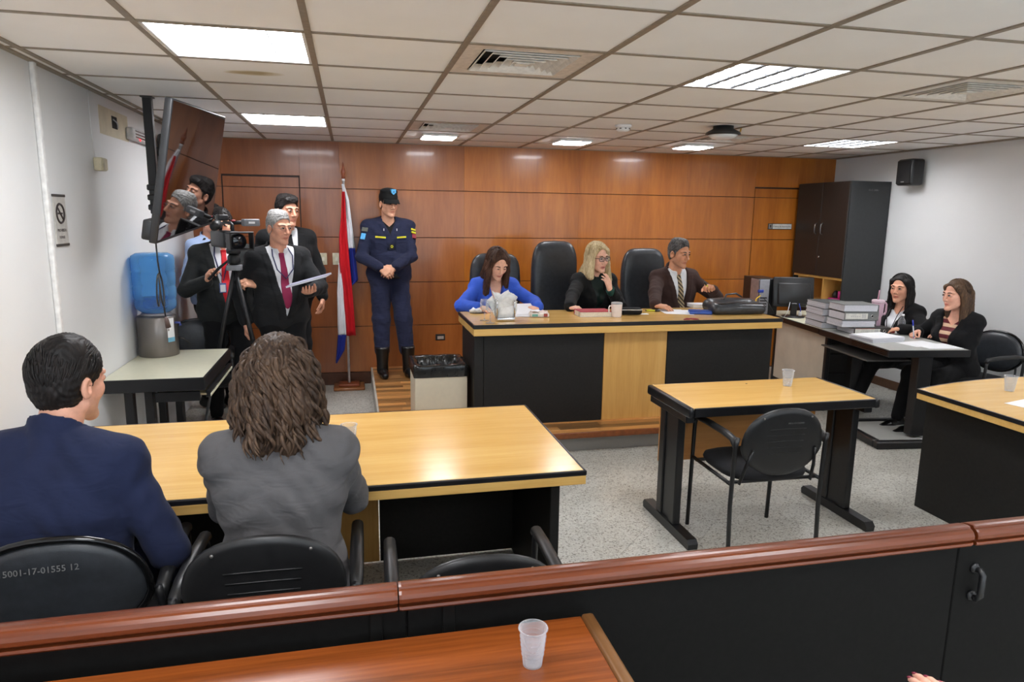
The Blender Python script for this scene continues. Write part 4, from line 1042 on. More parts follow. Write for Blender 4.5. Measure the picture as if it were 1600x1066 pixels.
def office_chair(label, x, y, top, rz, w=.47):
    e = thing('office_chair', label, 'chair', (x, y, ZP), rz, 'black leather high back chairs'); t = top-ZP
    pts, zc = outline(w, .50, t, up=4.6, dn=2.6, bot=.86, mid=.55)
    pillow(MB(), pts, (0, zc), .12, lambda a, b, h: (a, -.23-.11*(b-.5)+.35*a*a+h-.03*math.sin((b-.5)*5), b), flat=.35).obj('backrest', BLACKLEATHER, e)
    sp = [(math.copysign(abs(math.cos(a))**.55, math.cos(a))*.255, math.copysign(abs(math.sin(a))**.55, math.sin(a))*.25+.02) for a in [2*math.pi*k/32 for k in range(32)]]
    pillow(MB(), sp, (0, .02), .11, lambda a, b, h: (a, b, .45+h), flat=.35).obj('seat', BLACKLEATHER, e)
    MB().lathe([(.03, .07), (.03, .25), (.022, .25), (.022, .40)], 16).obj('gas_column', METALB, e)
    MB().box((-.13, -.13, .385), (.13, .13, .41), .01).obj('seat_plate', METALB, e)
    for sx in (-1, 1):
        MB().tube([(sx*.24, .12, .42), (sx*.30, .12, .5), (sx*.30, .10, .64), (sx*.29, -.05, .665), (sx*.28, -.2, .66)], .017, 8).obj('arm_bracket', BLACKP, e)
        MB().tube([(sx*.30, .16, .665), (sx*.30, .05, .672), (sx*.29, -.14, .67)], [.024, .03, .024], 10, flat=.6).obj('armrest', BLACKP, e)
    for k in range(5):
        a = 2*math.pi*k/5; MB().tube([(0, 0, .085), (.17*math.cos(a), .17*math.sin(a), .08), (.28*math.cos(a), .28*math.sin(a), .06)], [.026, .02, .014], 8).obj('base_leg', BLACKP, e)
        MB().lathe([(.0, -.012), (.026, -.012), (.028, 0), (.026, .012), (0, .012)], 12, M=Matrix.Translation((.28*math.cos(a), .28*math.sin(a), .028)) @ Matrix.Rotation(a, 4, 'Z') @ Matrix.Rotation(math.pi/2, 4, 'X')).obj('caster', BLACKP, e)
    return e
office_chair('black leather high back chair behind the judge in blue', 1.27, 5.86, 1.385, math.pi)
office_chair('black leather high back chair beside the blonde judge, tallest of three', 1.89, 5.88, 1.495, math.pi+.22)
office_chair('black leather high back chair behind the judge in brown', 2.76, 5.9, 1.43, math.pi+.15)

# ================================================================== left side: television, cooler, wall fittings
tvw = 1.25; tvh = tvw*9/16; tc = A3(-.845, 4.354, 1.941); yw, ti, ro = 1.552, .192, .065
n_ = A3(math.sin(yw)*math.cos(ti), -math.cos(yw)*math.cos(ti), -math.sin(ti)); a_ = A3(math.cos(yw), math.sin(yw), 0); b_ = np.cross(n_, a_)
b_ = b_ if b_[2] > 0 else -b_
a2, b2 = math.cos(ro)*a_+math.sin(ro)*b_, -math.sin(ro)*a_+math.cos(ro)*b_
TM = Matrix([[a2[i], b2[i], n_[i], tc[i]] for i in range(3)]+[[0, 0, 0, 1]])
tv = thing('television', 'large black flat television hanging tilted from a ceiling pole', 'television', (-1.17, 4.77, ZC))
MB().cbox((0, 0, -.018), (tvw, tvh, .036), .006, 2, M=TM).wobj('casing', plain('dark_grey_casing', (40, 41, 43), .4), tv)
MB().cbox((0, .004, .0005), (tvw-.02, tvh-.026, .002), 0, 1, M=TM).wobj('screen', plain('television_glass', (14, 12, 12), .025, spec=.9, var=.02), tv)
MB().cbox((.03, -.06, -.05), (tvw*.6, tvh*.6, .03), .012, 2, M=TM).wobj('rear_housing', plain('dark_grey_casing', (40, 41, 43), .4), tv)
MB().cbox((-tvw/2+.06, -tvh/2+.06, -.05), (.11, .1, .05), .01, 2, M=TM).wobj('speaker_bulge', plain('dark_grey_casing', (40, 41, 43), .4), tv)
MB().box((-1.195, 4.745, 1.70), (-1.145, 4.795, ZC), .004).wobj('ceiling_pole', METALB, tv)
MB().box((-1.205, 4.735, ZC-.01), (-1.135, 4.805, ZC), .003).wobj('ceiling_plate', METALB, tv)
for z in (1.74, 1.80, 1.86): MB().box((-1.205, 4.735, z-.018), (-1.10, 4.805, z+.018), .006).wobj('clamp', METALB, tv)
MB().box((-1.15, 4.75, 1.78), (-.94, 4.79, 1.83), .004).wobj('bracket_arm', METALB, tv)
MB().box((-.975, 4.55, 1.68), (-.945, 4.85, 1.98), .004, M=None).wobj('mount_plate', METALB, tv)
# power lead hanging from the television, coiled
q0 = tc-b2*tvh/2-a2*(tvw/2-.10)-n_*.03
cb = [q0+A3(0, 0, -.0), q0+A3(0, .005, -.10), q0+A3(.005, .01, -.17)]
for k in range(40):
    t = k/39*2*math.pi*2.5; cb.append(q0+A3(.012*math.sin(t*.5), .03*math.sin(t)+.01, -.25+.085*math.cos(t)))
cb += [q0+A3(.01, .02, -.34), q0+A3(.012, .03, -.40)]
lead = MB().tube(cb, .0042, 6).wobj('power_lead', BLACKP, tv)
MB().tube([q0+A3(.012, .03, -.39), q0+A3(.014, .034, -.41), q0+A3(.018, .04, -.45)], [.006, .012, .014], 8).obj('plug', plain('grey_plug', (86, 70, 66), .5), lead)
for k in (-1, 1): MB().tube([q0+A3(.018, .04+k*.006, -.45), q0+A3(.019, .041+k*.006, -.468)], .0022, 6).obj('plug_pin', CHROME, lead)
# water cooler
wc = thing('water_cooler', 'steel table water cooler standing on the cream table', 'water cooler', (-1.292, 5.08, .75))
MB().lathe([(.123, 0), (.125, .004), (.125, .262), (.118, .272), (.10, .278)], 40).obj('body', plain('dark_brushed_steel', (128, 122, 118), .32, .75, var=.1, scale=4), wc)
MB().lathe([(.10, .278), (.092, .290), (.075, .296)], 32).obj('collar', plain('grey_collar', (150, 148, 150), .4), wc)
Mz = Matrix.Rotation(-.55, 4, 'Z')
arc = lambda r, a0, a1, z0, z1: [[(r*math.cos(a0+(a1-a0)*i/8), r*math.sin(a0+(a1-a0)*i/8), z) for i in range(9)] for z in (z0, z1)]
MB().grid(arc(.1262, -.85, -.42, .13, .26)).obj('sticker', PAPER, wc); MB().grid(arc(.1264, -.85, -.42, .10, .13)).obj('blue_label', plain('pale_blue_label', (120, 185, 215), .5), wc)
MB().tube([(.124*math.cos(-.3), .124*math.sin(-.3), .225), (.15, -.045, .225), (.156, -.047, .205)], .008, 8).obj('tap', plain('blue_tap', (70, 80, 150), .4), wc)
MB().tube([(.124*math.cos(.1), .124*math.sin(.1), .12), (.16, .02, .10), (.19, .04, .06)], .007, 6).obj('lower_tap', BLACKP, wc)
bt = thing('water_bottle', 'large blue water bottle upside down on the cooler', 'water bottle', (-1.292, 5.08, .75+.29))
prof_b = [(.055, .0), (.085, .004), (.12, .03), (.129, .05), (.129, .085), (.124, .092), (.127, .10), (.132, .115), (.132, .175), (.126, .184), (.132, .195), (.133, .27), (.127, .279), (.134, .29), (.134, .36), (.128, .385), (.10, .402), (.03, .404), (0, .404)]
MB().lathe(prof_b, 48).obj('bottle', clear('blue_polycarbonate', (140, 198, 240), .2, .08), bt)
MB().lathe([(r*.97, z) for r, z in prof_b if z < .1]+[(.126, .1), (0, .1)], 40).obj('water', clear('blue_water', (90, 160, 225), .2, .05), bt)
MB().lathe([(.05, -.005), (.05, .004), (0, .004)], 24).obj('cap', plain('blue_cap', (60, 110, 190), .4), bt)
# left wall fittings
tag(MB().box((XL, 3.805, 0), (XL+.024, 3.84, ZC), .006, 2).obj('conduit_trim', plain('white_pvc', (232, 232, 230), .45)), 'white vertical cable trunking on the left wall', 'trunking')
e = thing('no_smoking_sign', 'small grey no smoking sign on the left wall', 'sign', (XL, 3.99, 1.665))
SG = plain('silver_grey_plate', (196, 194, 188), .4)
MB().box((XL, 3.915, 1.54), (XL+.006, 4.065, 1.79), .001).wobj('plate', SG, e)
for z in (1.536, 1.782): MB().box((XL, 3.913, z), (XL+.009, 4.067, z+.013), .002).wobj('bar', plain('dark_bar', (70, 66, 62), .5), e)
MS = frame((XL+.0066, 3.985, 1.70), (0, 1, 0), (0, 0, 1))
DK = plain('dark_print', (52, 44, 42), .6)
MB().tube([MS @ Vector((.047*math.cos(2*math.pi*k/28), .047*math.sin(2*math.pi*k/28), 0)) for k in range(28)], .006, 5, closed=True).wobj('ring', DK, e)
MB().tube([MS @ Vector((-.033, .033, 0)), MS @ Vector((.033, -.033, 0))], .005, 5).wobj('slash', DK, e)
MB().cbox((0, 0, .0006), (.06, .009, .001), M=MS).wobj('cigarette', DK, e)
text('lettering', 'PROHIBIDO', .021, frame((XL+.0066, 3.99, 1.615), (0, 1, 0), (0, 0, 1)), DK, e); text('lettering', 'FUMAR', .021, frame((XL+.0066, 3.985, 1.58), (0, 1, 0), (0, 0, 1)), DK, e)
e = thing('junction_box', 'small cream junction box with a wire on the left wall', 'junction box', (XL, 4.6, 1.98))
IV = plain('ivory_plastic', (206, 198, 170), .45)
MB().box((XL, 4.555, 1.945), (XL+.045, 4.645, 2.02), .006, 2).wobj('box', IV, e); MB().box((XL+.045, 4.56, 1.95), (XL+.05, 4.64, 2.015), .002).wobj('cover', IV, e)
MB().tube([(XL+.004, 4.58, 2.02), (XL+.003, 4.565, 2.15), (XL+.003, 4.56, ZC)], .003, 5).wobj('wire', WHITE, e)
e = thing('wall_opening', 'hole with loose wires in a beige patch on the left wall', 'wall outlet', (XL, 5.0, 2.25))
MB().box((XL, 4.72, 2.17), (XL+.0016, 5.28, 2.335)).wobj('beige_patch', plain('beige_plaster', (205, 196, 172), .85, var=.1, scale=9), e)
MB().box((XL+.001, 4.95, 2.225), (XL+.004, 5.05, 2.30), .001).wobj('opening', DARKV, e)
MB().tube([(XL+.004, 4.97, 2.28), (XL+.02, 4.99, 2.262), (XL+.015, 5.02, 2.25), (XL+.004, 5.05, 2.235)], .004, 5).wobj('loose_wire', plain('grey_wire', (180, 180, 180), .4), e)
e = thing('emergency_light', 'slim emergency light with a red indicator on the left wall', 'emergency light', (XL, 5.45, 2.22))
MB().box((XL, 5.22, 2.185), (XL+.05, 5.72, 2.265), .012, 2).wobj('housing', plain('pale_grey_plastic', (200, 200, 200), .35), e)
for z in (2.205, 2.225, 2.245): MB().box((XL+.05, 5.26, z-.004), (XL+.053, 5.69, z+.004), .001).wobj('lens_strip', CHROME, e)
MB().lathe([(.007, 0), (.007, .004), (0, .006)], 10, M=Matrix.Translation((XL+.05, 5.36, 2.192)) @ Matrix.Rotation(math.pi/2, 4, 'Y')).wobj('indicator', emit('red_indicator', (255, 40, 50), 4), e)
def speaker(label, loc, rz):
    e = thing('wall_speaker', label, 'loudspeaker', loc, rz, 'black wall speakers')
    MB().box((-.1, 0, -.125), (.1, -.15, .125), .025, 3).obj('cabinet', BLACKP, e); MB().box((-.085, -.149, -.108), (.085, -.156, .108), .012, 2).obj('grille', plain('speaker_grille', (22, 22, 23), .8, bump=.6, bscale=900), e)
    MB().box((-.03, -.002, -.03), (.03, .028, .03), .004).obj('bracket', METALB, e); MB().box((-.02, -.1565, -.095), (.02, -.158, -.088)).obj('badge', plain('grey_badge', (140, 140, 140), .4), e)
speaker('black loudspeaker on the left wall behind the television', (XL+.03, 5.98, 2.17), math.pi/2)
speaker('black loudspeaker high on the right wall', (XR-.03, 5.86, 2.18), -math.pi/2)

# ================================================================== back wall: flag, switches, outlet, door plate
fx, fy = -.045, 6.93
fg = thing('flag_stand', 'red white and blue flag on a white pole with wooden base', 'flag', (fx, fy, 0))
WB = wood('varnished_base_wood', (110, 60, 26), (150, 90, 46), (178, 118, 66), 'X', 9, .3, .3)
MB().box((-.15, -.13, 0), (.15, .13, .028), .008, 2).obj('base_step', WB, fg); MB().box((-.10, -.085, .028), (.10, .085, .056), .008, 2).obj('base_block', plain('red_brown_base', (132, 66, 36), .35, var=.15), fg)
MB().lathe([(.012, .056), (.012, 2.02), (.015, 2.02), (.015, 2.04)], 14).obj('pole', plain('white_pole', (222, 222, 224), .3), fg)
MB().lathe([(.014, 2.04), (.018, 2.045), (.018, 2.06), (.010, 2.065), (.016, 2.075), (.02, 2.09), (.022, 2.11), (.013, 2.13), (.010, 2.14), (.008, 2.17), (.0, 2.20)], 16).obj('finial', plain('red_brown_base', (132, 66, 36), .35, var=.15), fg)
def strip(name, rgb, zs, lefts, rights, y, ph, amp=.018):
    zz = np.linspace(zs[0], zs[-1], 26); P = np.zeros((26, 12, 3)); so = np.argsort(zs)
    l = np.interp(zz, np.array(zs)[so], np.array(lefts)[so]); r = np.interp(zz, np.array(zs)[so], np.array(rights)[so])
    for j in range(12):
        t = j/11; P[:, j, 0] = l+(r-l)*t; P[:, j, 1] = y+amp*np.sin(t*9+ph+zz*2.2)+.006*np.sin(zz*14+ph); P[:, j, 2] = zz
    m_ = cloth('flag_'+name, rgb, .75, .05, 600, .15)
    MB().grid(P, True, .0024).wobj(name, m_, fg)
strip('red_stripe', (196, 22, 34), [1.92, 1.69, 1.5, 1.26, .97, .54], [-.06, -.075, -.1, -.106, -.085, -.075], [-.035, -.028, -.022, -.008, .01, .03], 6.862, 0)
strip('white_stripe', (226, 226, 230), [1.25, .97, .54], [-.11, -.135, -.14], [-.09, -.07, -.06], 6.872, 1., .01)
strip('blue_stripe', (34, 48, 140), [.55, .40, .27], [-.14, -.155, -.168], [-.06, -.08, -.158], 6.868, 2., .01)
strip('white_fold', (226, 226, 230), [1.99, 1.85, 1.6, 1.38], [-.062, -.045, -.025, -.018], [-.04, .0, .025, .045], 6.895, 2., .012)
strip('blue_fold', (32, 44, 132), [1.39, 1.2, 1.08, 1.03], [-.018, -.012, .0, .0], [.045, .058, .068, .01], 6.893, 2.5, .012)
for x, lab in ((-.26, 'ivory light switch left of the flag, outer one'), (-.135, 'ivory light switch half hidden by the flag')):
    e = thing('light_switch', lab, 'light switch', (x, YB, 1.275), group='ivory light switches')
    MB().box((-.036, -.008, -.058), (.036, 0, .058), .004, 2).obj('plate', IV, e); MB().box((-.012, -.011, -.02), (.012, -.007, .02), .002).obj('rocker', plain('pale_rocker', (225, 222, 205), .4), e)
e = thing('open_outlet', 'open outlet hole in the wood wall above the waste bin', 'wall outlet', (.889, YB, .462))
MB().box((-.05, -.003, -.033), (.05, .0, .033), .008, 2).obj('opening', DARKV, e); MB().box((-.03, -.005, -.02), (.035, -.002, .012), .003).obj('bracket', plain('pale_bracket', (170, 160, 150), .5), e)
e = thing('door_plate', 'small name plate on the right hand wood door', 'sign', (4.765, YB, 1.635))
MB().box((4.615, YB-.001, 1.602), (4.915, YB+.008, 1.668), .002).wobj('backing', plain('dark_plate', (60, 54, 50), .4), e)
MB().box((4.672, YB-.003, 1.608), (4.91, YB-.001, 1.662)).wobj('name_strip', SG, e); MB().box((4.622, YB-.003, 1.608), (4.664, YB-.001, 1.662)).wobj('emblem_panel', plain('grey_emblem', (128, 122, 118), .5), e)
text('lettering', 'Cuarto de Intermedio', .025, frame((4.79, YB-.0034, 1.634), (1, 0, 0), (0, 0, 1)), DK, e)
MB().prism([(4.634, 1.650), (4.652, 1.650), (4.650, 1.630), (4.643, 1.618), (4.636, 1.630)], YB-.0045, YB-.003, 'Y').wobj('emblem', DK, e)

# ================================================================== waste bin
wbn = thing('waste_bin', 'cream waste bin lined with a black bag beside the bench', 'waste bin', (.64, 5.2, ZP))
CB = plain('cream_metal', (208, 199, 176), .5, var=.03)
b = MB(); x0, x1, y0, y1, zt = .437, .828, 5.0, 5.40, .615
b.box((x0, y0, ZP), (x1, y0+.012, zt), .003); b.box((x0, y1-.012, ZP), (x1, y1, zt), .003); b.box((x0, y0+.012, ZP), (x0+.012, y1-.012, zt), .003); b.box((x1-.012, y0+.012, ZP), (x1, y1-.012, zt), .003); b.box((x0+.01, y0+.01, ZP), (x1-.01, y1-.01, ZP+.01))
b.wobj('body', CB, wbn)
rng = random.Random(2); v = []; ring_n = 64
def rect_pt(t, g):
    w_, d_ = (x1-x0)/2+g, (y1-y0)/2+g; a = t*2*math.pi; c, s_ = math.cos(a), math.sin(a); q = max(abs(c)/w_, abs(s_)/d_); return ((x0+x1)/2+c/q, (y0+y1)/2+s_/q)
levels = [(.006, zt-.085, 0), (.009, zt-.05, .3), (.008, zt-.005, .2), (.004, zt+.008, .3), (-.03, zt+.004, .8), (-.05, zt-.05, 1.4), (-.06, zt-.16, 2), (-.12, zt-.22, 2.5)]
f = []
for li, (g, z, am) in enumerate(levels):
    for k in range(ring_n):
        x, y = rect_pt(k/ring_n, g); wv = .006*am*math.sin(k*1.7+li)+.005*am*math.sin(k*.63+2*li); x += wv; y += wv*.7; v.append((x, y, z+.006*math.sin(k*.9+li)*min(1, am)))
for li in range(len(levels)-1):
    for k in range(ring_n): f.append((li*ring_n+k, li*ring_n+(k+1) % ring_n, (li+1)*ring_n+(k+1) % ring_n, (li+1)*ring_n+k))
MB().add(v, f, True).wobj('bin_liner', plain('black_bin_bag', (34, 34, 33), .22, var=.2), wbn)

# ================================================================== right side: clerk tables, cabinet
co, so = math.cos(-.14), math.sin(-.14)
TRM = Matrix(((co, -so, 0, 3.955), (so, co, 0, 4.368), (0, 0, 1, 0), (0, 0, 0, 1)))     # local x = short side, y = long side
def cl(u, v, z): return TRM @ Vector((u, v, z))
GREYT = plain('pale_grey_laminate', (176, 178, 174), .35, var=.03)
gt = thing('clerk_table', 'grey topped black table where the two women sit', 'table', tuple(cl(.34, .5, 0)))
GW, GL = .66, 1.02
MB().box((.012, .012, .735), (GW-.012, GL, .75), .001, M=TRM).wobj('table_top', GREYT, gt)
b = MB(); b.box((0, 0, .695), (GW, .012, .75), .004, M=TRM); b.box((0, .012, .695), (.012, GL, .75), .004, M=TRM); b.box((GW-.012, .012, .695), (GW, GL, .75), .004, M=TRM); b.wobj('edge_band', RUBBER, gt)
for k in range(3): MB().box((-.0015, .03, .708+.013*k), (.0, .5, .712+.013*k), 0, M=TRM).wobj('edge_ridge', plain('gloss_black_trim', (16, 16, 17), .12), gt)
MB().box((.02, .02, .70), (GW-.02, GL-.02, .735), 0, M=TRM).wobj('under_frame', METALB, gt)
MB().box((.27, .03, .06), (.385, .12, .70), .006, M=TRM).wobj('leg', METALB, gt)
MB().box((.27, .90, .06), (.385, .99, .70), .006, M=TRM).wobj('leg', METALB, gt)
b = MB(); b.box((-.08, -.10, 0), (GW+.04, -.04, .06), .01, M=TRM); b.box((-.08, .48, 0), (GW+.04, .54, .06), .01, M=TRM); b.box((-.08, -.04, 0), (-.02, .48, .06), .01, M=TRM); b.box((GW-.02, -.04, 0), (GW+.04, .48, .06), .01, M=TRM); b.wobj('foot_frame', METALB, gt)
MB().box((-.02, -.04, .01), (GW-.02, .48, .045), 0, M=TRM).wobj('foot_board', GREYT, gt)
MB().box((.02, .30, .60), (.40, GL-.02, .612), .002, M=TRM).wobj('under_shelf', plain('dark_grey_shelf', (92, 90, 86), .5), gt)
ct = thing('computer_desk', 'cream computer desk joined behind the grey clerk table', 'desk', tuple(cl(.34, 1.7, 0)))
CV0, CV1 = GL+.004, 2.25
MB().box((.012, CV0, .735), (GW-.012, CV1-.012, .75), .001, M=TRM).wobj('desk_top', CREAM, ct)
b = MB(); b.box((0, CV0, .70), (.012, CV1, .75), .004, M=TRM); b.box((GW-.012, CV0, .70), (GW, CV1, .75), .004, M=TRM); b.box((.012, CV1-.012, .70), (GW-.012, CV1, .75), .004, M=TRM); b.wobj('edge_band', RUBBER, ct)
MB().box((.06, CV0-.03, .10), (.08, 1.95, .70), .003, M=TRM).wobj('side_panel', plain('marbled_cream_panel', (214, 203, 184), .45, var=.07, scale=6), ct)
MB().box((.055, CV0-.06, .0), (.095, CV0-.02, .70), .003, M=TRM).wobj('leg', METALB, ct); MB().box((.055, 1.95, .0), (.095, 1.99, .70), .003, M=TRM).wobj('leg', METALB, ct); MB().box((.57, 2.1, 0), (.61, 2.14, .70), .003, M=TRM).wobj('leg', METALB, ct)
MB().box((.055, CV0-.02, .05), (.095, 1.95, .10), .003, M=TRM).wobj('foot_rail', METALB, ct)
MB().box((.25, 1.45, .03), (.62, 1.95, .62), .004, M=TRM).wobj('drawer_pedestal', BLACK, ct); ped = [o for o in COL.objects if o.name.startswith('drawer_pedestal')][0]
for k in range(3): MB().box((.27, 1.446, .06+.19*k), (.60, 1.451, .235+.19*k), .002, M=TRM).obj('drawer', BLACKP, ped)
# cabinet
cbx0, cbx1, cby0, cby1, cbz = 4.948, XR-.006, 6.20, 7.04, 2.108
cab = thing('tall_cabinet', 'tall black cabinet with two upper doors and open wood shelf', 'cabinet', (5.18, 6.62, 0))
CABM = plain('charcoal_laminate', (40, 42, 43), .5, var=.1)
b = MB(); b.box((cbx0, cby0, 0), (cbx1, cby0+.018, cbz), .001); b.wobj('side_panel', CABM, cab); MB().box((cbx0, cby1-.018, 0), (cbx1, cby1, cbz), .001).wobj('side_panel', CABM, cab)
MB().box((cbx1-.012, cby0+.018, .02), (cbx1, cby1-.018, cbz-.02)).wobj('back_panel', OAKV, cab)
MB().box((cbx0, cby0+.018, cbz-.018), (cbx1-.012, cby1-.018, cbz)).wobj('top_panel', CABM, cab)
for z in (.02, .83, 1.105): MB().box((cbx0+.004, cby0+.018, z-.012), (cbx1-.012, cby1-.018, z+.012)).wobj('shelf', OAK, cab)
MB().box((cbx0+.002, cby0+.30, .842), (cbx1-.012, cby0+.318, 1.093)).wobj('divider', OAKV, cab)
MB().box((cbx0+.002, cby1-.12, .842), (cbx1-.012, cby1-.102, 1.093)).wobj('divider', OAKV, cab)
ym = (cby0+cby1)/2
DOORM = plain('dark_door_laminate', (36, 32, 29), .42, var=.12)
for (a, c, hy) in ((cby0+.006, ym-.002, ym-.05), (ym+.002, cby1-.006, ym+.05)):
    d_ = MB().box((cbx0-.018, a, 1.12), (cbx0, c, cbz-.004), .002).wobj('door', DOORM, cab); last = d_
    MB().tube([(cbx0-.018, hy, 1.56), (cbx0-.04, hy, 1.575), (cbx0-.044, hy, 1.62), (cbx0-.04, hy, 1.665), (cbx0-.018, hy, 1.68)], .006, 8).obj('handle', plain('satin_handle', (120, 118, 116), .3, .8), d_)
    MB().box((cbx0-.016, a, .03), (cbx0, c, .815), .002).wobj('lower_door', DOORM, cab)
MB().lathe([(.009, 0), (.009, .008), (0, .009)], 12, M=Matrix.Translation((cbx0-.018, ym-.03, 1.32)) @ Matrix.Rotation(-math.pi/2, 4, 'Y')).obj('lock', CHROME, last)
text('inventory_mark', '01-C-2006-', .026, frame((5.21, cby0-.0008, 2.02), (1, 0, 0), (0, 0, 1)), STENCIL, cab)
# ================================================================== things on the judges bench
def sheet(mb, cx_, cy2, z, w, h, rz, th=.0008, lift=0., curl=0.):
    c, s_ = math.cos(rz), math.sin(rz); P = np.zeros((5, 6, 3))
    for i in range(5):
        for j in range(6):
            a = (j/5-.5)*w; b = (i/4-.5)*h; P[i, j] = (cx_+a*c-b*s_, cy2+a*s_+b*c, z+th/2+lift*(i/4)+curl*(j/5)**3)
    return mb.grid(P, False, th)
def cup_at(name, label, p, r0, r1, h, mat, group=None, cat='cup', water=0.):
    e = thing(name, label, cat, p, 0, group)
    MB().lathe([(0, .0005), (r0, .0005), (r0*1.02, .006), (r0+(r1-r0)*.12, h*.12), (r0+(r1-r0)*.14, h*.14), (r0+(r1-r0)*.9, h*.92), (r1, h-.004), (r1+.0025, h-.002), (r1+.002, h), (r1-.001, h-.001), (r0+(r1-r0)*.88, h*.9), (r0*.97, .004), (0, .003)], 32, caps=False).obj('cup', mat, e)
    for k in range(5):
        t = .3+.12*k; MB().tube([((r0+(r1-r0)*t+.0006)*math.cos(2*math.pi*q/24), (r0+(r1-r0)*t+.0006)*math.sin(2*math.pi*q/24), h*t) for q in range(24)], .0006, 4, closed=True).obj('ridge', mat, e)
    return e
CLEARC = clear('frosted_cup_plastic', (243, 245, 248), .11, .12)
cup_at('plastic_cup', 'empty clear plastic cup on the orange desk in the foreground', tuple(onZ(832, 1038, .76)), .021, .030, .088, CLEARC, 'clear plastic cups')
cup_at('plastic_cup', 'clear plastic cup standing on the small witness table', tuple(onZ(1230, 603, .75)), .024, .034, .095, CLEARC, 'clear plastic cups')
cup_at('plastic_cup', 'clear plastic cup on the table cut off at the right edge', tuple(onZ(1577, 611, .75)), .024, .034, .09, CLEARC, 'clear plastic cups')
cup_at('plastic_cup', 'clear plastic cup half hidden by the curly haired woman', tuple(onZ(546, 697, .75)), .024, .034, .095, CLEARC, 'clear plastic cups')
sh = thing('paper_sheet', 'white sheet on the table cut off at the right edge', 'paper', tuple(onZ(1600, 640, .75)))
sheet(MB(), 3.575, 2.83, .7505, .21, .29, .25).wobj('sheet', PAPER, sh); b = MB()
for k in range(5): b.box((3.50, 2.76+.025*k, .7514), (3.60, 2.764+.025*k, .7517))
b.wobj('printed_lines', plain('grey_print', (150, 152, 160), .8), sh)

def B(px, py): return onZ(px, py, BZ)
# napkin holder with paper napkins
e = thing('napkin_holder', 'steel napkin holder stuffed with white paper on the bench', 'napkin holder', tuple(B(789, 501)))
MB().box((-.07, -.045, 0), (.07, .045, .03), .008, 2).obj('base', CHROME, e)
for sx in (-1, 1): MB().tube([(sx*.066, -.03, .02), (sx*.066, -.03, .15), (sx*.064, -.005, .165), (sx*.066, .03, .15), (sx*.066, .03, .02)], .005, 8).obj('side_wire', CHROME, e)
rng = random.Random(5)
for k in range(7):
    P = np.zeros((6, 5, 3)); a0 = rng.uniform(-.3, .3)
    for i in range(6):
        for j in range(5):
            u = j/4-.5; t = i/5; P[i, j] = (u*.13+.01*math.sin(5*t+k)-.012*(k-3)*t, (k-3)*.009+.03*math.sin(t*3+k)*(t)+a0*u*.05, .03+t*(.15+.012*(k % 3))+.02*math.sin(u*6+k)*t-(.045*max(0, t-.7)*3 if k in (0, 6) else 0))
    MB().grid(P, True, .0016).obj('napkin', plain('white_napkin', (228, 228, 226), .9), e)
P = np.zeros((6, 5, 3))
for i in range(6):
    for j in range(5): u = j/4-.5; t = i/5; P[i, j] = (-.075-.06*t+u*.05, .01+u*.05, .05+.12*t+.03*u)
P[:, :, 0] += .02
MB().grid(P, True, .0016).obj('loose_napkin', plain('white_napkin', (228, 228, 226), .9), e)
GLASS = clear('clear_glass', (247, 249, 250), .05, .05)
def goblet(label, p):
    e = thing('stemmed_glass', label, 'glass', p, 0, 'stemmed glasses on the bench')
    MB().lathe([(.034, 0), (.034, .002), (.01, .006), (.004, .012)], 24).obj('foot', GLASS, e); MB().lathe([(.004, .012), (.004, .075)], 12).obj('stem', GLASS, e)
    MB().lathe([(.004, .075), (.02, .082), (.031, .10), (.034, .125), (.030, .16), (.0288, .16), (.0325, .125), (.0295, .101), (.019, .084), (.0, .079)], 28, caps=False).obj('bowl', GLASS, e)
goblet('stemmed glass on the bench nearest the judge in blue, left one', tuple(B(757, 501))); goblet('stemmed glass on the bench beside the napkin holder, right one', tuple(B(766, 505)))
e = thing('wrapped_snack', 'crumpled white napkin with black spectacles on the bench', 'napkin', tuple(B(745, 489)))
L_ = Field((-.07, -.06, 0), (.09, .06, .07), .006); L_.ell((0, 0, .02), (.05, .035, .024), .01); L_.ell((.03, .01, .03), (.035, .03, .02), .01); L_.ell((-.03, -.005, .018), (.03, .03, .018), .01); L_.d = np.maximum(L_.d, .002-L_.xyz()[2])
V, F = surface(L_.d, L_.ax); V = V+.004*np.sin(V[:, [1, 2, 0]]*170); V[:, 2] = np.maximum(V[:, 2], .001); put('wrapper', npmesh('wrapper', V, F), plain('white_napkin', (228, 228, 226), .9), e)
MB().tube([(-.06, -.035, .006), (-.03, -.06, .006), (.02, -.06, .006), (.05, -.045, .006), (.02, -.045, .006), (-.02, -.05, .006)], .004, 6).obj('spectacles', BLACKP, e)
e = thing('tissue_pack', 'small printed tissue pack on the bench', 'tissue pack', tuple(B(842, 495)), -.1)
MB().box((-.075, -.045, 0), (.075, .045, .035), .012, 3).obj('pack', plain('pale_pack', (222, 214, 204), .4), e)
MB().box((-.06, -.0462, .008), (-.015, -.0452, .026)).obj('green_print', plain('teal_print', (110, 170, 155), .5), e); MB().box((.03, -.0462, .006), (.06, -.0452, .03)).obj('red_print', plain('red_print', (150, 60, 50), .5), e)
P = np.zeros((4, 6, 3))
for i in range(4):
    for j in range(6): P[i, j] = ((j/5-.5)*.13, (i/3-.5)*.07, .036+.012*math.sin(j*1.3+i))
MB().grid(P, True, .0015).obj('tissue', plain('pink_white_tissue', (232, 214, 205), .9), e)
e = thing('document', 'white papers held by the judge in blue', 'paper', tuple(B(805, 488)))
sheet(MB(), 1.29, 5.30, .95, .21, .29, .2).wobj('sheet', PAPER, e); sheet(MB(), 1.33, 5.27, .952, .21, .29, -.35).wobj('sheet', PAPER, e)
sheet(MB(), 1.36, 5.38, .955, .22, .25, .1, .0008, .05).wobj('raised_sheet', PAPER, e)
b = MB()
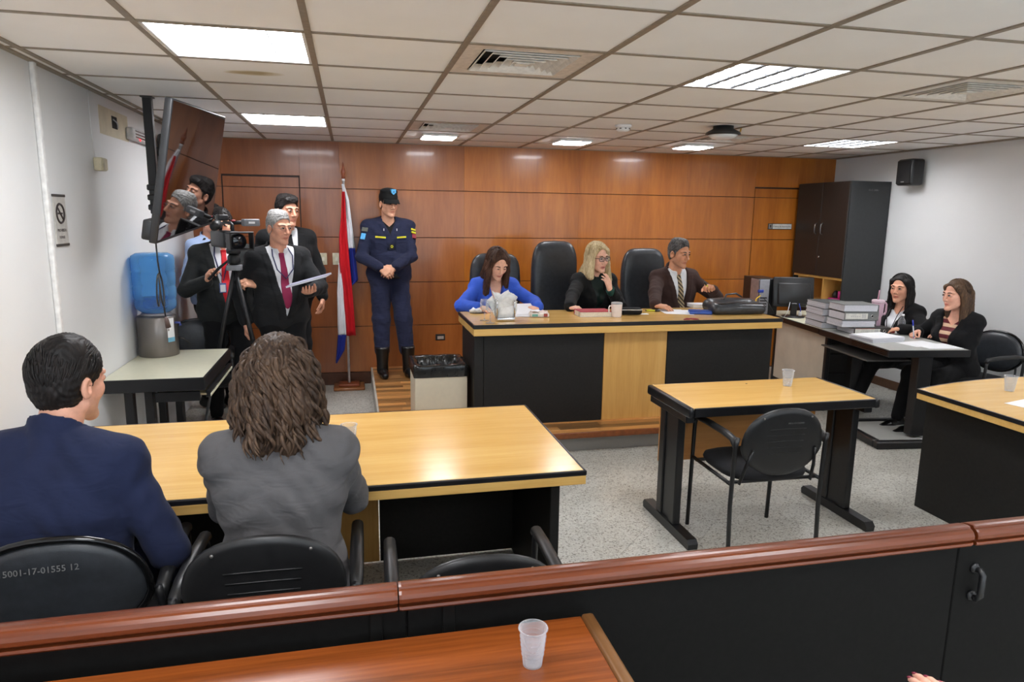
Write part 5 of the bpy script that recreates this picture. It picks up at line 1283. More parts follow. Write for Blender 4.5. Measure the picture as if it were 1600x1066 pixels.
for k in range(6): b.box((1.24, 5.18+.025*k, .9512), (1.34, 5.183+.025*k, .9515))
b.wobj('printed_lines', plain('grey_print', (150, 152, 160), .8), e)
bk = thing('red_book', 'thick book with red cover in front of the blonde judge', 'book', tuple(B(926, 493)), -.03)
MB().box((-.125, -.085, .003), (.125, .08, .038), .003).obj('pages', plain('cream_pages', (222, 212, 190), .8, var=.1, scale=120), bk)
MB().box((-.128, -.088, .038), (.128, .086, .044), .002).obj('cover', plain('pink_red_cover', (180, 62, 76), .45), bk); MB().box((-.128, -.088, 0), (.128, .086, .004), .001).obj('back_cover', plain('cream_cover', (215, 205, 190), .5), bk)
MB().box((-.129, .078, .002), (.129, .088, .043), .003).obj('spine', plain('pink_red_cover', (180, 62, 76), .45), bk)
for k in range(3): MB().tube([(-.127, -.06+.0*k, .008+.011*k), (-.135, -.065, .010+.011*k)], .002, 5).obj('page_marker', BLACKP, bk)
mg = thing('white_mug', 'white insulated mug with lid on the bench', 'mug', tuple(B(963, 495)))
MB().lathe([(.038, 0), (.040, .003), (.043, .095), (.044, .10)], 32).obj('body', plain('pinkish_white_enamel', (232, 222, 218), .3, var=.03), mg)
MB().lathe([(.0445, .10), (.0445, .108), (.040, .114), (.03, .115), (0, .115)], 32).obj('lid', clear('clear_lid', (220, 222, 225), .5), mg)
MB().tube([(-.041, 0, .085), (-.058, 0, .086), (-.064, 0, .075), (-.063, 0, .04), (-.056, 0, .03), (-.040, 0, .03)], .005, 8).obj('handle', plain('pinkish_white_enamel', (232, 222, 218), .3, var=.03), mg)
pc = thing('pencil_case', 'black pencil case with white zip beside the mug', 'pencil case', tuple(B(984, 492)), -.06)
C_ = Field((-.09, -.06, 0), (.11, .06, .08), .006); C_.cone((-.06, 0, .032), (.07, 0, .03), .03, .03, .01, ((0, 1, 0), .8)); C_.d = np.maximum(C_.d, .001-C_.xyz()[2]); V, F = surface(C_.d, C_.ax)
put('case', npmesh('case', V, F), cloth('black_nylon', (22, 22, 23), .8), pc); MB().tube([(-.085, -.037, .044), (-.03, -.0395, .045), (.05, -.0395, .043), (.095, -.03, .042)], .0035, 6).obj('zip', plain('white_zip', (215, 212, 205), .5), pc)
sh = thing('key_tag', 'white tag with keys on the bench', 'keys', tuple(B(1006, 491)))
MB().box((-.035, -.02, 0), (.035, .02, .004), .002).obj('tag', PAPER, sh); MB().tube([(.012*math.cos(k*.5)-.03, .012*math.sin(k*.5)+.01, .006) for k in range(13)], .002, 5).obj('ring', STEEL, sh); MB().box((-.055, .0, .004), (-.02, .008, .008)).obj('key', STEEL, sh)
def pen(name, label, a, b_, r, m1, m2, tipm=None, cat='pen', group=None):
    a = Vector(a); b_ = Vector(b_); d = b_-a; e = thing(name, label, cat, tuple(a), 0, group)
    MB().tube([a, a+d*.68], r, 10).wobj('barrel', m1, e); MB().tube([a+d*.66, b_], [r*1.12, r*1.05], 10).wobj('cap', m2, e); MB().tube([a-d*.08, a], [r*.25, r*.9], 8).wobj('tip', tipm or m2, e); return e
YEL = plain('yellow_marker', (208, 206, 40), .4)
p = B(1020, 487); pen('highlighter', 'yellow highlighter lying on the bench', (p[0]-.05, p[1]+.02, BZ+.008), (p[0]+.05, p[1]-.02, BZ+.008), .0075, YEL, plain('dark_cap', (40, 42, 40), .4), cat='highlighter')
e = thing('document', 'white sheet under the hand of the judge in brown', 'paper', tuple(B(1062, 487))); sheet(MB(), 2.64, 5.23, .95, .22, .28, -.4).wobj('sheet', PAPER, e); sheet(MB(), 2.60, 5.26, .9514, .2, .26, -.2).wobj('sheet', PAPER, e)
e = thing('notebook', 'white notebook behind the blue folder on the bench', 'notebook', tuple(B(1095, 480)), -.1); MB().box((-.1, -.07, 0), (.1, .07, .028), .003).obj('pages', PAPER, e); MB().box((-.102, -.072, .028), (.102, .072, .031), .001).obj('cover', PAPER, e)
e = thing('blue_folder', 'blue plastic folder on the bench near the black bag', 'folder', (2.77, 5.12, BZ), -.35); MB().box((-.09, -.06, 0), (.09, .06, .024), .008, 3).obj('case', plain('blue_plastic', (44, 78, 160), .35), e); MB().box((-.088, -.058, .024), (.088, .058, .028), .003).obj('lid', plain('blue_plastic', (44, 78, 160), .35), e)
e = thing('red_spectacles', 'red framed spectacles folded at the edge of the bench', 'glasses', tuple(B(1080, 500)))
RED = plain('red_frame', (150, 50, 58), .35)
for sx in (-1, 1):
    MB().tube([(sx*.035+.027*math.cos(k*math.pi/10), .018*math.sin(k*math.pi/10), .006) for k in range(20)], .003, 6, closed=True).obj('rim', RED, e); MB().tube([(sx*.062, 0, .006), (sx*.03, .03, .008), (-sx*.03, .034, .008)], .0025, 6).obj('temple', RED, e)
MB().tube([(-.008, 0, .007), (.008, 0, .007)], .0025, 6).obj('bridge', RED, e)
bg = thing('black_bag', 'black leather bag lying flat on the right end of the bench', 'bag', (3.075, 5.13, BZ))
C_ = Field((-.3, -.2, 0), (.32, .2, .16), .009); C_.cone((-.19, -.09, .04), (.19, -.10, .04), .04, .04, .03); C_.cone((-.17, .09, .055), (.18, .08, .055), .055, .05, .04); C_.cone((-.19, -.05, .045), (-.17, .07, .05), .045, .05, .03); C_.cone((.2, -.06, .042), (.19, .06, .05), .042, .05, .03); C_.ell((0, 0, .05), (.2, .12, .05), .04); C_.ell((.0, .05, .09), (.17, .06, .025), .03)
C_.d = np.maximum(C_.d, .001-C_.xyz()[2]); V, F = surface(C_.d, C_.ax); put('body', npmesh('body', V, F), BLACKLEATHER, bg)
MB().tube([(-.19, -.09, .085), (-.05, -.105, .095), (.1, -.105, .095), (.21, -.08, .085)], .0035, 6).obj('zip', plain('gloss_black_trim', (16, 16, 17), .12), bg)
MB().tube([(-.10, -.02, .115), (-.06, .02, .15), (.04, .04, .155), (.09, .03, .125)], .007, 8).obj('strap', BLACKLEATHER, bg); MB().tube([(-.19, -.10, .02), (-.185, -.105, .06), (-.18, -.095, .09)], .0025, 5).obj('seam', plain('grey_seam', (70, 72, 74), .5), bg)

# ================================================================== things on the clerk tables
def onT(px, py): return onZ(px, py, .75)
DKC = plain('dark_grey_board', (72, 74, 74), .5); GRC = plain('mid_grey_board', (118, 120, 118), .45)
PG = plain('stacked_pages', (214, 214, 220), .85, var=.1, scale=200)
def casefile(label, u, v, z, w, d, h, rz=0., cover=DKC, group='case file bundles'):
    o = cl(u, v, z); e = thing('case_file', label, 'case file', tuple(o), -.14+rz, group)
    b = MB(); n = max(2, int(h/.012)); r_ = random.Random(int(u*1000+v*77+z*991))
    for k in range(n):
        j = r_.uniform(-.004, .004); b.box((-w/2+.004+j, -d/2+.004+abs(j), .003+(h-.006)*k/n), (w/2-.008+j, d/2-.006, .003+(h-.006)*(k+1)/n-.0008))
    b.obj('pages', PG, e); MB().box((-w/2, -d/2, h-.003), (w/2, d/2, h), .0008).obj('cover', cover, e); MB().box((-w/2, -d/2, 0), (w/2, d/2, .003), .0008).obj('cover', cover, e); MB().box((w/2-.003, -d/2, .003), (w/2, d/2, h-.003)).obj('spine', cover, e)
    return e
od = ['lowest', 'second from below', 'third from below', 'topmost']
z = .75
for k, h_ in enumerate((.055, .06, .062, .055)): casefile('bundled case file, %s in the far stack on the clerk desk' % od[k], .165+.008*(k % 2), 1.19, z, .27, .32, h_, .05*((k % 2)-.5)); z += h_
def binder(label, u, v, z, w, d, h, rz, spine, plate=True):
    """lever arch binder lying flat, spine towards local -y"""
    o = cl(u, v, z); e = thing('lever_arch_binder', label, 'binder', tuple(o), -.14+rz, 'lever arch binders')
    MB().box((-w/2, -d/2, 0), (w/2, d/2, .003), .0008).obj('cover', DKC, e); MB().box((-w/2, -d/2, h-.003), (w/2, d/2, h), .0008).obj('cover', DKC, e)
    sp = MB().box((-w/2, -d/2, .003), (w/2, -d/2+.004, h-.003), .0008).obj('spine', spine, e); MB().box((-w/2+.006, -d/2+.01, .004), (w/2-.006, d/2-.01, h-.012)).obj('pages', PG, e)
    if plate:
        MB().box((-w/2+.01, -d/2-.001, h*.18), (w/2-.10, -d/2, h*.82)).obj('label_card', plain('label_card', (216, 214, 206), .7), sp)
        MB().tube([(w/2-.06+.011*math.cos(k*math.pi/6), -d/2-.001, h/2+.011*math.sin(k*math.pi/6)) for k in range(12)], .003, 5, closed=True).obj('finger_ring', CHROME, sp); MB().lathe([(.009, 0), (.009, .001)], 12, M=Matrix.Translation((w/2-.06, -d/2-.0002, h/2)) @ Matrix.Rotation(math.pi/2, 4, 'X')).obj('finger_hole', DARKV, sp)
        b = MB()
        for k in range(5): b.box((-w/2+.06+.018*k, -d/2-.0016, h*.45), (-w/2+.07+.018*k, -d/2-.0009, h*.5))
        for k in range(3): b.box((w/2-.15+.012*k, -d/2-.0016, h*.28), (w/2-.146+.012*k, -d/2-.0009, h*.72))
        b.obj('printed_marks', plain('grey_print', (150, 152, 160), .8), sp)
    return e
z = .75
binder('dark binder with orange framed label, lowest on the clerk table', .30, .84, z, .34, .27, .06, .03, plain('dark_spine', (50, 46, 44), .5)); z += .06
casefile('loose white file under the grey binder on the clerk table', .19, .855, z, .31, .25, .06, .02, GRC); z += .06
binder('grey binder with a white label card and ring hole', .20, .85, z, .31, .26, .075, .01, GRC); z += .075
casefile('closed grey file on top of the binder pile', .20, .855, z, .31, .26, .06, -.02, GRC)
MB().box((-.158, -.1352, .008), (.02, -.1348, .052)).obj('orange_border', plain('orange_border', (200, 96, 50), .5), [o for o in COL.objects if o.get('label', '').startswith('dark binder with orange')][0])
e = thing('open_file', 'pile of open papers at the edge of the clerk table', 'papers', tuple(cl(.19, .46, .75)), -.14+.2, None)
rr = random.Random(9)
for k in range(9):
    j = rr.uniform(-.012, .012); MB().box((-.16+j, -.13+j*.5, .004*k), (.15+j, .12-j*.5, .004*k+.0036)).obj('sheet', PG if k % 3 else PAPER, e)
MB().box((-.155, -.125, .037), (.155, .12, .039), .001, M=Matrix.Rotation(.03, 4, 'Z')).obj('top_sheet', PAPER, e)
tb = thing('pink_tumbler', 'tall pink tumbler with handle and straw on clerk table', 'tumbler', tuple(cl(.415, .84, .81)))
PK = plain('lilac_pink_coating', (206, 172, 188), .5, var=.03)
MB().lathe([(.034, 0), (.036, .003), (.037, .075), (.047, .095), (.0505, .20)], 36).obj('body', PK, tb); MB().lathe([(.0515, .20), (.0525, .203), (.0525, .222), (.045, .227), (0, .227)], 36).obj('lid', plain('pale_pink_lid', (216, 190, 202), .35), tb)
MB().tube([(.049, 0, .195), (.075, 0, .198), (.088, 0, .185), (.088, 0, .12), (.08, 0, .098), (.046, 0, .095)], .008, 8, flat=1.3).obj('handle', PK, tb); MB().tube([(-.006, 0, .225), (.002, 0, .31)], .005, 8).obj('straw', plain('pink_straw', (214, 160, 180), .4), tb)
e = thing('red_box', 'small red box beside the pink tumbler', 'box', tuple(cl(.52, .80, .75)), .1); MB().box((-.04, -.025, 0), (.04, .025, .028), .003).obj('box', plain('coral_red', (196, 72, 66), .4), e); MB().box((-.041, -.026, .02), (.041, .026, .029), .003).obj('lid', plain('coral_red', (196, 72, 66), .4), e)
e = thing('clear_bottle', 'clear plastic bottle in front of the long haired woman', 'bottle', tuple(cl(.585, .74, .75)))
MB().lathe([(.028, 0), (.03, .004), (.03, .10), (.028, .115), (.014, .145), (.0125, .16)], 24).obj('bottle', CLEARC, e); MB().lathe([(.0145, .158), (.0145, .174), (0, .175)], 16).obj('cap', PAPER, e)
e = thing('document', 'white sheet in front of the woman who writes', 'paper', tuple(cl(.43, .25, .75)), 0)
for (u, v, rz) in ((.43, .27, .35), (.50, .16, .15)):
    o = cl(u, v, .7505); sheet(MB(), o.x, o.y, .7505 if rz > .2 else .7515, .29, .205, rz-.25).wobj('sheet', PAPER, e)
# computer
pcx, pcy = 4.17, 6.46
e = thing('computer_tower', 'black computer tower seen from its wired back on cream desk', 'computer', (pcx, pcy, .75), -.14)
MB().box((-.10, -.20, 0), (.10, .20, .37), .004).obj('case', BLACKP, e); MB().box((-.101, -.205, .01), (.0, -.2, .36), .001).obj('back_plate', plain('zinc_plate', (170, 170, 176), .35, .6), e)
MB().box((-.106, -.19, .02), (-.1, .0, .36), .002).obj('side_plate', plain('zinc_plate', (170, 170, 176), .35, .6), e)
for k in range(5): MB().box((-.09, -.209, .05+.03*k), (-.02, -.205, .062+.03*k)).obj('port', DARKV, e)
MB().box((-.12, -.215, .23), (-.06, -.2, .26), .003).obj('blue_plug', plain('blue_plug', (40, 60, 150), .4), e)
MB().tube([(-.09, -.21, .20), (-.14, -.23, .17), (-.155, -.24, .09), (-.14, -.24, .004)], .006, 6).obj('yellow_cable', plain('yellow_network_cable', (220, 180, 40), .4), e)
MB().tube([(-.05, -.21, .17), (-.02, -.27, .12), (.03, -.28, .03), (.06, -.26, .004)], .004, 6).obj('black_cable', BLACKP, e)
mo = thing('computer_monitor', 'black monitor with its back to the room on the cream desk', 'monitor', (4.33, 6.10, .75), -.30)
MB().lathe([(.11, 0), (.11, .008), (.04, .016), (.03, .018)], 28).obj('stand_base', BLACKP, mo); MB().box((-.03, -.015, .015), (.03, .015, .14), .006).obj('stand_neck', BLACKP, mo)
MB().box((-.2, .0, .10), (.2, .03, .40), .01, 2, M=Matrix.Rotation(-.15, 4, 'X')).obj('casing', BLACKP, mo); MB().box((-.16, -.03, .12), (.16, .0, .34), .02, 2, M=Matrix.Rotation(-.15, 4, 'X')).obj('rear_cover', BLACKP, mo); MB().box((-.19, .029, .11), (.19, .032, .39), 0, M=Matrix.Rotation(-.15, 4, 'X')).obj('screen', plain('switched_off_screen', (14, 12, 12), .06, spec=.9, var=.02), mo)
MB().tube([(.04, -.03, .14), (.05, -.06, .08), (.045, -.07, .02)], .004, 6).obj('blue_video_lead', plain('blue_plug', (40, 60, 150), .4), mo); MB().box((.03, -.075, .02), (.06, -.06, .06), .004).obj('plug', plain('pale_plug', (200, 200, 205), .4), mo); MB().tube([(-.05, -.03, .15), (-.08, -.08, .06), (-.12, -.10, .004)], .003, 6).obj('white_lead', plain('white_lead', (220, 220, 220), .4), mo)
# on the cabinet shelf
e = thing('pink_organizer', 'pink desk organizer on the open cabinet shelf', 'organizer', (5.05, 6.38, .842)); PKM = plain('magenta_plastic', (190, 40, 130), .4)
MB().box((-.05, -.09, 0), (.05, .09, .05), .006, 2).obj('tray', PKM, e); MB().lathe([(.02, .05), (.02, .13), (.016, .13)], 16, (0, -.03, 0)).obj('pen_pot', PKM, e); MB().lathe([(.035, 0), (.035, .06), (.02, .09), (0, .1)], 20, (.03, .07, .03)).obj('dark_knob', BLACKP, e)
e = thing('paper_tray', 'white papers leaning on the cabinet shelf', 'papers', (5.02, 6.26, .842))
for k in range(4): MB().box((-.05, -.03+.006*k, 0), (.06, -.026+.006*k, .10-.006*k), 0, M=Matrix.Rotation(.25, 4, 'X')).obj('sheet', PAPER, e)
# ================================================================== the people
HB = hairmat('black_hair', (10, 8, 8), (22, 19, 18), (46, 40, 38)); HG = hairmat('grey_hair', (96, 94, 92), (150, 148, 146), (196, 194, 190)); HDG = hairmat('dark_grey_hair', (34, 32, 32), (70, 68, 68), (130, 128, 126))
HBR = hairmat('dark_brown_hair', (30, 18, 13), (58, 36, 26), (112, 78, 58)); HBL = hairmat('blonde_hair', (130, 104, 66), (196, 172, 122), (238, 224, 188)); HOM = hairmat('brown_blonde_hair', (34, 24, 20), (66, 48, 38), (128, 98, 70))
SUITB = cloth('black_suit', (19, 19, 21), .85, .15, fold=.25); TROB = cloth('black_trousers', (15, 15, 17), .9); SHO = plain('black_shoe_leather', (16, 15, 15), .28); WSH = cloth('white_shirt', (228, 230, 234), .8, .04)
def stripes(name, c1, c2, ang=.7, sc=22., c3=None):
    t = NT(name).set(.6, 0, .3); v = t.coord('Object', (1, 1, 1), (0, ang, 0)); w = t.n('ShaderNodeTexWave', wave_type='BANDS', bands_direction='X'); w.inputs['Scale'].default_value = sc; t.l(v, w.inputs['Vector'])
    t.base(t.ramp(w.outputs['Fac'], [(.35, lin(c1)), (.5, lin(c2)), (.65, lin(c3 or c2))])); return t.m
FLATH = dict(curl=(.25, .3, .2), spread=.08, thumb=.25); GRIP = dict(curl=(.75, 1.0, .7), spread=.02, thumb=.9); FISTP = dict(curl=(1.1, 1.2, .8), spread=.0, thumb=1.0); SOFT = dict(curl=(.5, .6, .4), spread=.04, thumb=.6)

# --- judges
p = Person('woman in a royal blue blazer reading papers at the bench', onY(777, 413, 5.72), (.05, -1), lean=.16, headfwd=(.22, -1, -.55), scale=.95, fem=True, sk=(222, 172, 146), stoop=.03).start(ZP)
p.lids = .75; p.brow = (70, 48, 36); p.lipc = (.72, .42, .42)
p.arms((A3(1.48, 5.40, .985), (-.85, -.15, -.1), (.05, .3, -1), dict(curl=(.5, .5, .3), spread=.04, thumb=.6)), (A3(.985, 5.42, .99), (.7, -.3, -.12), (-.1, .4, -1), SOFT), pole_l=(1, .3, -.5), pole_r=(-1, .3, -.5))
p.body(); p.hair(dict(long=(.245, .235), vol=.012, wide=.088, front=.03, fall=.05, flare=.12, amin=.85, wave=.006, line=[-.085, -.075, -.045, -.03, -.03, .02, .05, .074, .082], open=.054), HBR)
p.clothes_grid(); p.jacket(cloth('royal_blue_blazer', (54, 92, 200), .75, .1, fold=.45), zb=.19, vw=.06, shirt=WSH, scoop=.36, collar=.53)
p.legs((A3(1.30, 5.4, ZP+.09), A3(1.12, 5.4, ZP+.09)), TROB, SHO, .02)

p = Person('blonde woman with glasses and black jacket resting her chin on her hand', onY(934, 404, 5.78), (.1, -1), lean=.1, headfwd=(.3, -1, -.08), headroll=-.04, scale=.95, fem=True, sk=(224, 176, 152)).start(ZP)
p.mouth = .006; p.brow = (120, 92, 62); p.lipc = (.78, .4, .42)
p.arms((A3(2.155, 5.58, 1.115), (-.32, -.06, .95), (-.55, .75, .1), dict(curl=((.25, .25, .2), (.3, .3, .2), (.4, .4, .3), (.5, .5, .3)), spread=.05, thumb=.5)), (A3(1.735, 5.38, .985), (.75, -.5, -.1), (.1, .2, -1), SOFT), pole_l=(.8, .4, -1), pole_r=(-1, .3, -.4))
p.body(); p.hair(dict(long=(.19, .15), vol=.015, wide=.098, front=.015, fall=.02, flare=.42, amin=.9, wave=.006, line=[-.085, -.075, -.045, -.03, -.03, .022, .052, .074, .08], open=.055), HBL)
p.clothes_grid(); DGREEN = cloth('dark_green_satin', (22, 40, 36), .5, .15); p.jacket(cloth('black_tweed_jacket', (20, 21, 22), .85, .25, 400, fold=.3), zb=.1, vw=.07, shirt=DGREEN, collar=.55, cuffs=cloth('green_cuff', (34, 72, 64), .5))
p.lens_frames(BLACKP, (.026, .019), .5, .0022, clear('spectacle_lens', (238, 240, 246), .1, .05)); p.legs((A3(2.12, 5.4, ZP+.09), A3(1.96, 5.4, ZP+.09)), TROB, SHO, .02)

p = Person('man in a brown suit with striped tie holding a yellow marker', onY(1061, 397, 5.78), (.12, -1), lean=.06, headfwd=(.42, -1, -.14), scale=1., sk=(196, 140, 108), fat=.015).start(ZP)
p.brow = (60, 52, 48); p.stubble = .25
p.arms((A3(3.09, 5.52, 1.10), (-.45, -.35, .30), (-.3, -.2, -1), FISTP), (A3(2.475, 5.34, .99), (.62, -.45, -.08), (0, .2, -1), FLATH), pole_l=(1, .2, -.7), pole_r=(-1, .3, -.5))
p.body(); p.hair(dict(vol=.008, line=[-.085, -.075, -.045, -.03, -.03, .03, .06, .082, .09]), HDG)
p.clothes_grid(); p.jacket(cloth('brown_wool_suit', (62, 44, 40), .9, .12, fold=.35), zb=.12, vw=.085, shirt=WSH, tie=stripes('brown_striped_tie', (52, 42, 32), (176, 156, 122), .75, 12), cuffs=WSH)
p.legs((A3(2.95, 5.4, ZP+.09), A3(2.77, 5.4, ZP+.09)), TROB, SHO, .02)
hb = p.wld((p.arm[-1]['wr']+p.arm[-1]['d']*.075+nrm(p.arm[-1]['n'])*.018)[None])[0]
pen('highlighter', 'yellow highlighter held in the hand of the judge in brown', (hb[0]+.01, hb[1], hb[2]-.02), (hb[0]-.05, hb[1]-.01, hb[2]+.055), .007, YEL, plain('dark_cap', (40, 42, 40), .4), cat='highlighter')

# --- guard
NAVY = cloth('navy_uniform', (35, 39, 62), .9, .15, fold=.5)
gh = atD(607, 319, 6.62)
p = Person('guard in navy uniform and black cap standing against the wood wall', gh, (.12, -1), headfwd=(.45, -1, -.12), scale=1.0, sk=(202, 150, 122), sw=1.08, fat=.012).start(ZP)
p.brow = (30, 22, 18); wz = 1.14
cg = onY(607, 428, 6.60)
p.arms((A3(cg[0]+.06, cg[1]+.02, cg[2]+.06), (-.75, -.2, -.45), (.0, .9, -.4), dict(curl=(.4, .5, .4), spread=.02, thumb=.4)), (A3(cg[0]-.075, cg[1]-.005, cg[2]+.055), (.75, -.15, -.5), (.0, .9, -.4), dict(curl=(.4, .5, .4), spread=.02, thumb=.4)), pole_l=(1, .6, -.2), pole_r=(-1, .6, -.2))
p.body(); p.hair(dict(vol=.003), HB)
p.clothes_grid(); p.jacket(NAVY, zb=.40, vw=.05, lapel=True, collar=.545, shirt=cloth('black_undershirt', (18, 18, 20)), hem=-.06, wr=.005, scoop=.47, cw=.026)
g0 = p.P
p.legs((A3(g0[0]+.155, 6.66, ZP+.10), A3(g0[0]-.09, 6.66, ZP+.10)), NAVY, plain('black_boot', (20, 19, 19), .3), .012, knees=[(.1, -1, .1), (-.1, -1, .1)], r=(.10, .084, .072), hem=.3)
for fxx in (g0[0]+.155, g0[0]-.09): MB().lathe([(.05, .03), (.056, .06), (.054, .12), (.06, .2), (.068, .27), (.066, .29), (.05, .29)], 20, (fxx, 6.66, ZP)).wobj('boot_shaft', plain('black_boot', (20, 19, 19), .3), p.root)
MB().lathe([(.148, -.02), (.15, .0), (.15, .03), (.148, .045)], 36, M=Matrix.Translation(tuple(p.P)) @ Matrix.Diagonal((1.13, .92, 1, 1))).wobj('belt', plain('black_belt', (18, 18, 18), .5), p.root)
Q = Matrix([list(p.HW[i])+[p.hc[i]] for i in range(3)]+[[0, 0, 0, 1]])
C_ = Field((-.1, -.13, .03), (.1, .16, .18), .0045); C_.ell((0, -.008, .062), (.086, .106, .085), .01); C_.ell((0, .0, .12), (.08, .09, .03), .02); C_.d = np.maximum(C_.d, .045-C_.xyz()[2]-.1*np.clip(C_.xyz()[1], 0, 1)); V, F = surface(C_.d, C_.ax)
cap_o = child(put('cap', npmesh('cap', np.array([Q @ Vector(v) for v in V]), F), cloth('black_cap_cloth', (20, 21, 21), .85)), p.root)
P_ = np.zeros((5, 13, 3))
for i in range(5):
    for j in range(13): a = math.pi*(.12+.76*j/12); r = 1+.48*i/4; P_[i, j] = Q @ Vector((.082*math.cos(a)*(1+.12*i/4), .02+.082*math.sin(a)*r, .052-.034*(i/4)-.012*math.cos(a)**2*(i/4)))
MB().grid(P_, True, .003).obj('cap_peak', cloth('black_cap_cloth', (20, 21, 21), .85), cap_o)
SB = plain('sky_blue_badge', (84, 176, 232), .5); MB().prism([(-.024, .135), (.024, .135), (.024, .105), (0, .085), (-.024, .105)], .085, .113, 'Y', M=Q @ Matrix.Rotation(.12, 4, 'X')).obj('cap_badge', SB, cap_o)
for k in (-1, 1): MB().tube([Q @ Matrix.Rotation(.12, 4, 'X') @ Vector((-.012*k, .1135, .122)), Q @ Matrix.Rotation(.12, 4, 'X') @ Vector((.012*k, .1135, .098))], .0018, 4).obj('badge_mark', DK, cap_o)
GM = Matrix([list(p.M[i])+[p.P[i]] for i in range(3)]+[[0, 0, 0, 1]])
YL = plain('yellow_thread', (214, 210, 40), .7)
def patch(name, x, y, z, w, h_, mat, rz=0., roll=0., d=.004):
    return MB().cbox((0, 0, 0), (w, d, h_), .0015, M=GM @ Matrix.Translation((x, y, z)) @ Matrix.Rotation(rz, 4, 'Z') @ Matrix.Rotation(roll, 4, 'Y')).wobj(name, mat, p.root)
for sx in (-1, 1):
    patch('name_tape', sx*.10, .140, .375, .10, .016, YL, -sx*.35, -sx*.06); patch('chest_pocket', sx*.095, .134, .285, .11, .12, NAVY, -sx*.3)
    patch('epaulette', sx*.125, .0, .516, .10, .012, NAVY, 0, sx*.42, .05); patch('collar_pin', sx*.062, .108, .445, .008, .022, plain('silver_pin', (215, 215, 220), .3), -sx*.3)
patch('rank_patch', 0, .152, .285, .045, .05, plain('black_patch', (20, 20, 20), .7)); MB().tube([GM @ Vector((.010*math.cos(k*.6)-.003, .156, .288+.010*math.sin(k*.6))) for k in range(11)], .0028, 5).wobj('rank_mark', YL, p.root)
def arm_patch(pp, side, along, out, w, h_, mat, name='shoulder_patch', rad=.07):
    """badge lying on the outside of an upper sleeve"""
    a = pp.arm[side]; dn = nrm(a['el']-a['sh']); o_ = A3(*out); o_ = nrm(o_-dn*(o_@dn)); c = a['sh']+dn*along+o_*rad; g = Matrix([list(pp.M[i])+[pp.P[i]] for i in range(3)]+[[0, 0, 0, 1]])
    return MB().cbox((0, 0, 0), (w, h_, .012), .002, M=g @ frame(tuple(c), tuple(np.cross(-dn, o_)), tuple(-dn))).wobj(name, mat, pp.root)
GREYP = plain('grey_patch', (96, 98, 88), .7)
for k in range(2): arm_patch(p, -1, .03+.032*k, (-.55, .85, 0), .055, .018, YL)
arm_patch(p, -1, .10, (-.55, .85, 0), .045, .045, plain('red_patch', (150, 50, 60), .6))
arm_patch(p, 1, .035, (.55, .85, 0), .06, .04, GREYP); arm_patch(p, 1, .105, (.55, .85, 0), .045, .06, SB)

# --- men standing at the left
p = Person('young man in a black suit standing behind the grey haired man', atD(449, 331, 5.75), (.4, -1), headfwd=(.75, -1, -.05), sk=(198, 142, 116)).start(0)
p.brow = (20, 15, 13); p.arms((A3(p.P[0]+.27, p.P[1]-.08, p.P[2]-.03), (0, -.1, -1), (-1, 0, 0), SOFT), (A3(p.P[0]-.25, p.P[1]-.1, p.P[2]-.03), (0, -.1, -1), (1, 0, 0), SOFT))
p.body(); p.hair(dict(quiff=True, vol=.012), HB); p.clothes_grid(); p.jacket(cloth('deep_black_suit', (15, 15, 17), .88, .15, fold=.2), zb=.12, vw=.07, shirt=WSH, tie=TROB, hem=-.14)
p.legs((A3(p.P[0]+.1, p.P[1], .09), A3(p.P[0]-.1, p.P[1], .09)), TROB, SHO, .014, knees=[(.3, -1, 0), (.3, -1, 0)])

p = Person('grey haired man in dark suit and magenta tie holding papers', atD(436, 357, 5.3), (.4, -1), headfwd=(.85, -1, -.1), sk=(206, 150, 124), fat=.01).start(0)
p.brow = (110, 104, 100); p.stubble = .1; hh = onY(478, 447, p.hc[1]-.36)
p.arms((A3(hh[0]-.0, hh[1]+.10, hh[2]-.055), (.1, -.95, .12), (0, .1, 1), dict(curl=(.3, .35, .3), spread=.04, thumb=.8)), (A3(p.P[0]-.26, p.P[1]-.05, p.P[2]-.04), (0, -.1, -1), (1, 0, 0), SOFT), pole_l=(.8, .7, -.6))
p.body(); p.hair(dict(vol=.006, comb=.3), HG); p.clothes_grid(); p.jacket(cloth('charcoal_suit', (29, 30, 32), .88, .12, fold=.3), zb=.0, vw=.10, shirt=WSH, tie=(cloth('magenta_tie', (140, 36, 74), .6), .09), cuffs=WSH, hem=-.14)
p.lens_frames(plain('thin_steel_rim', (120, 118, 116), .3, .6), (.02, .012), .2, .001, None, .108, .004); p.legs((A3(p.P[0]+.1, p.P[1], .09), A3(p.P[0]-.1, p.P[1], .09)), TROB, SHO, .014, knees=[(.3, -1, 0), (.3, -1, 0)])
GM = Matrix([list(p.M[i])+[p.P[i]] for i in range(3)]+[[0, 0, 0, 1]])
LAN = plain('navy_lanyard', (40, 44, 84), .7); MB().tube([GM @ Vector(q) for q in ((.06, .02, .54), (.075, .09, .48), (.06, .14, .38), (.0, .155, .31), (-.06, .14, .38), (-.075, .09, .48), (-.06, .02, .54))], .005, 6).wobj('lanyard', LAN, p.root)
e = thing('paper_file', 'white bound papers held flat by the grey haired man', 'papers', tuple(hh))
q = onY(447, 449, hh[1]-.05); r_ = onY(509, 432, hh[1]-.10); o = (q+r_)/2; FM = frame(tuple(o), tuple(r_-q), (.0, 1, -.02)); W_ = np.linalg.norm(r_-q)
MB().cbox((0, .10, 0), (W_, .21, .009), .001, M=FM).wobj('pages', PAPER, e); MB().cbox((0, .10, .0055), (W_+.004, .214, .002), 0, M=FM).wobj('cover', plain('grey_violet_cover', (150, 150, 172), .5), e); MB().cbox((0, .10, -.0055), (W_+.004, .214, .002), 0, M=FM).wobj('cover', plain('grey_violet_cover', (150, 150, 172), .5), e)

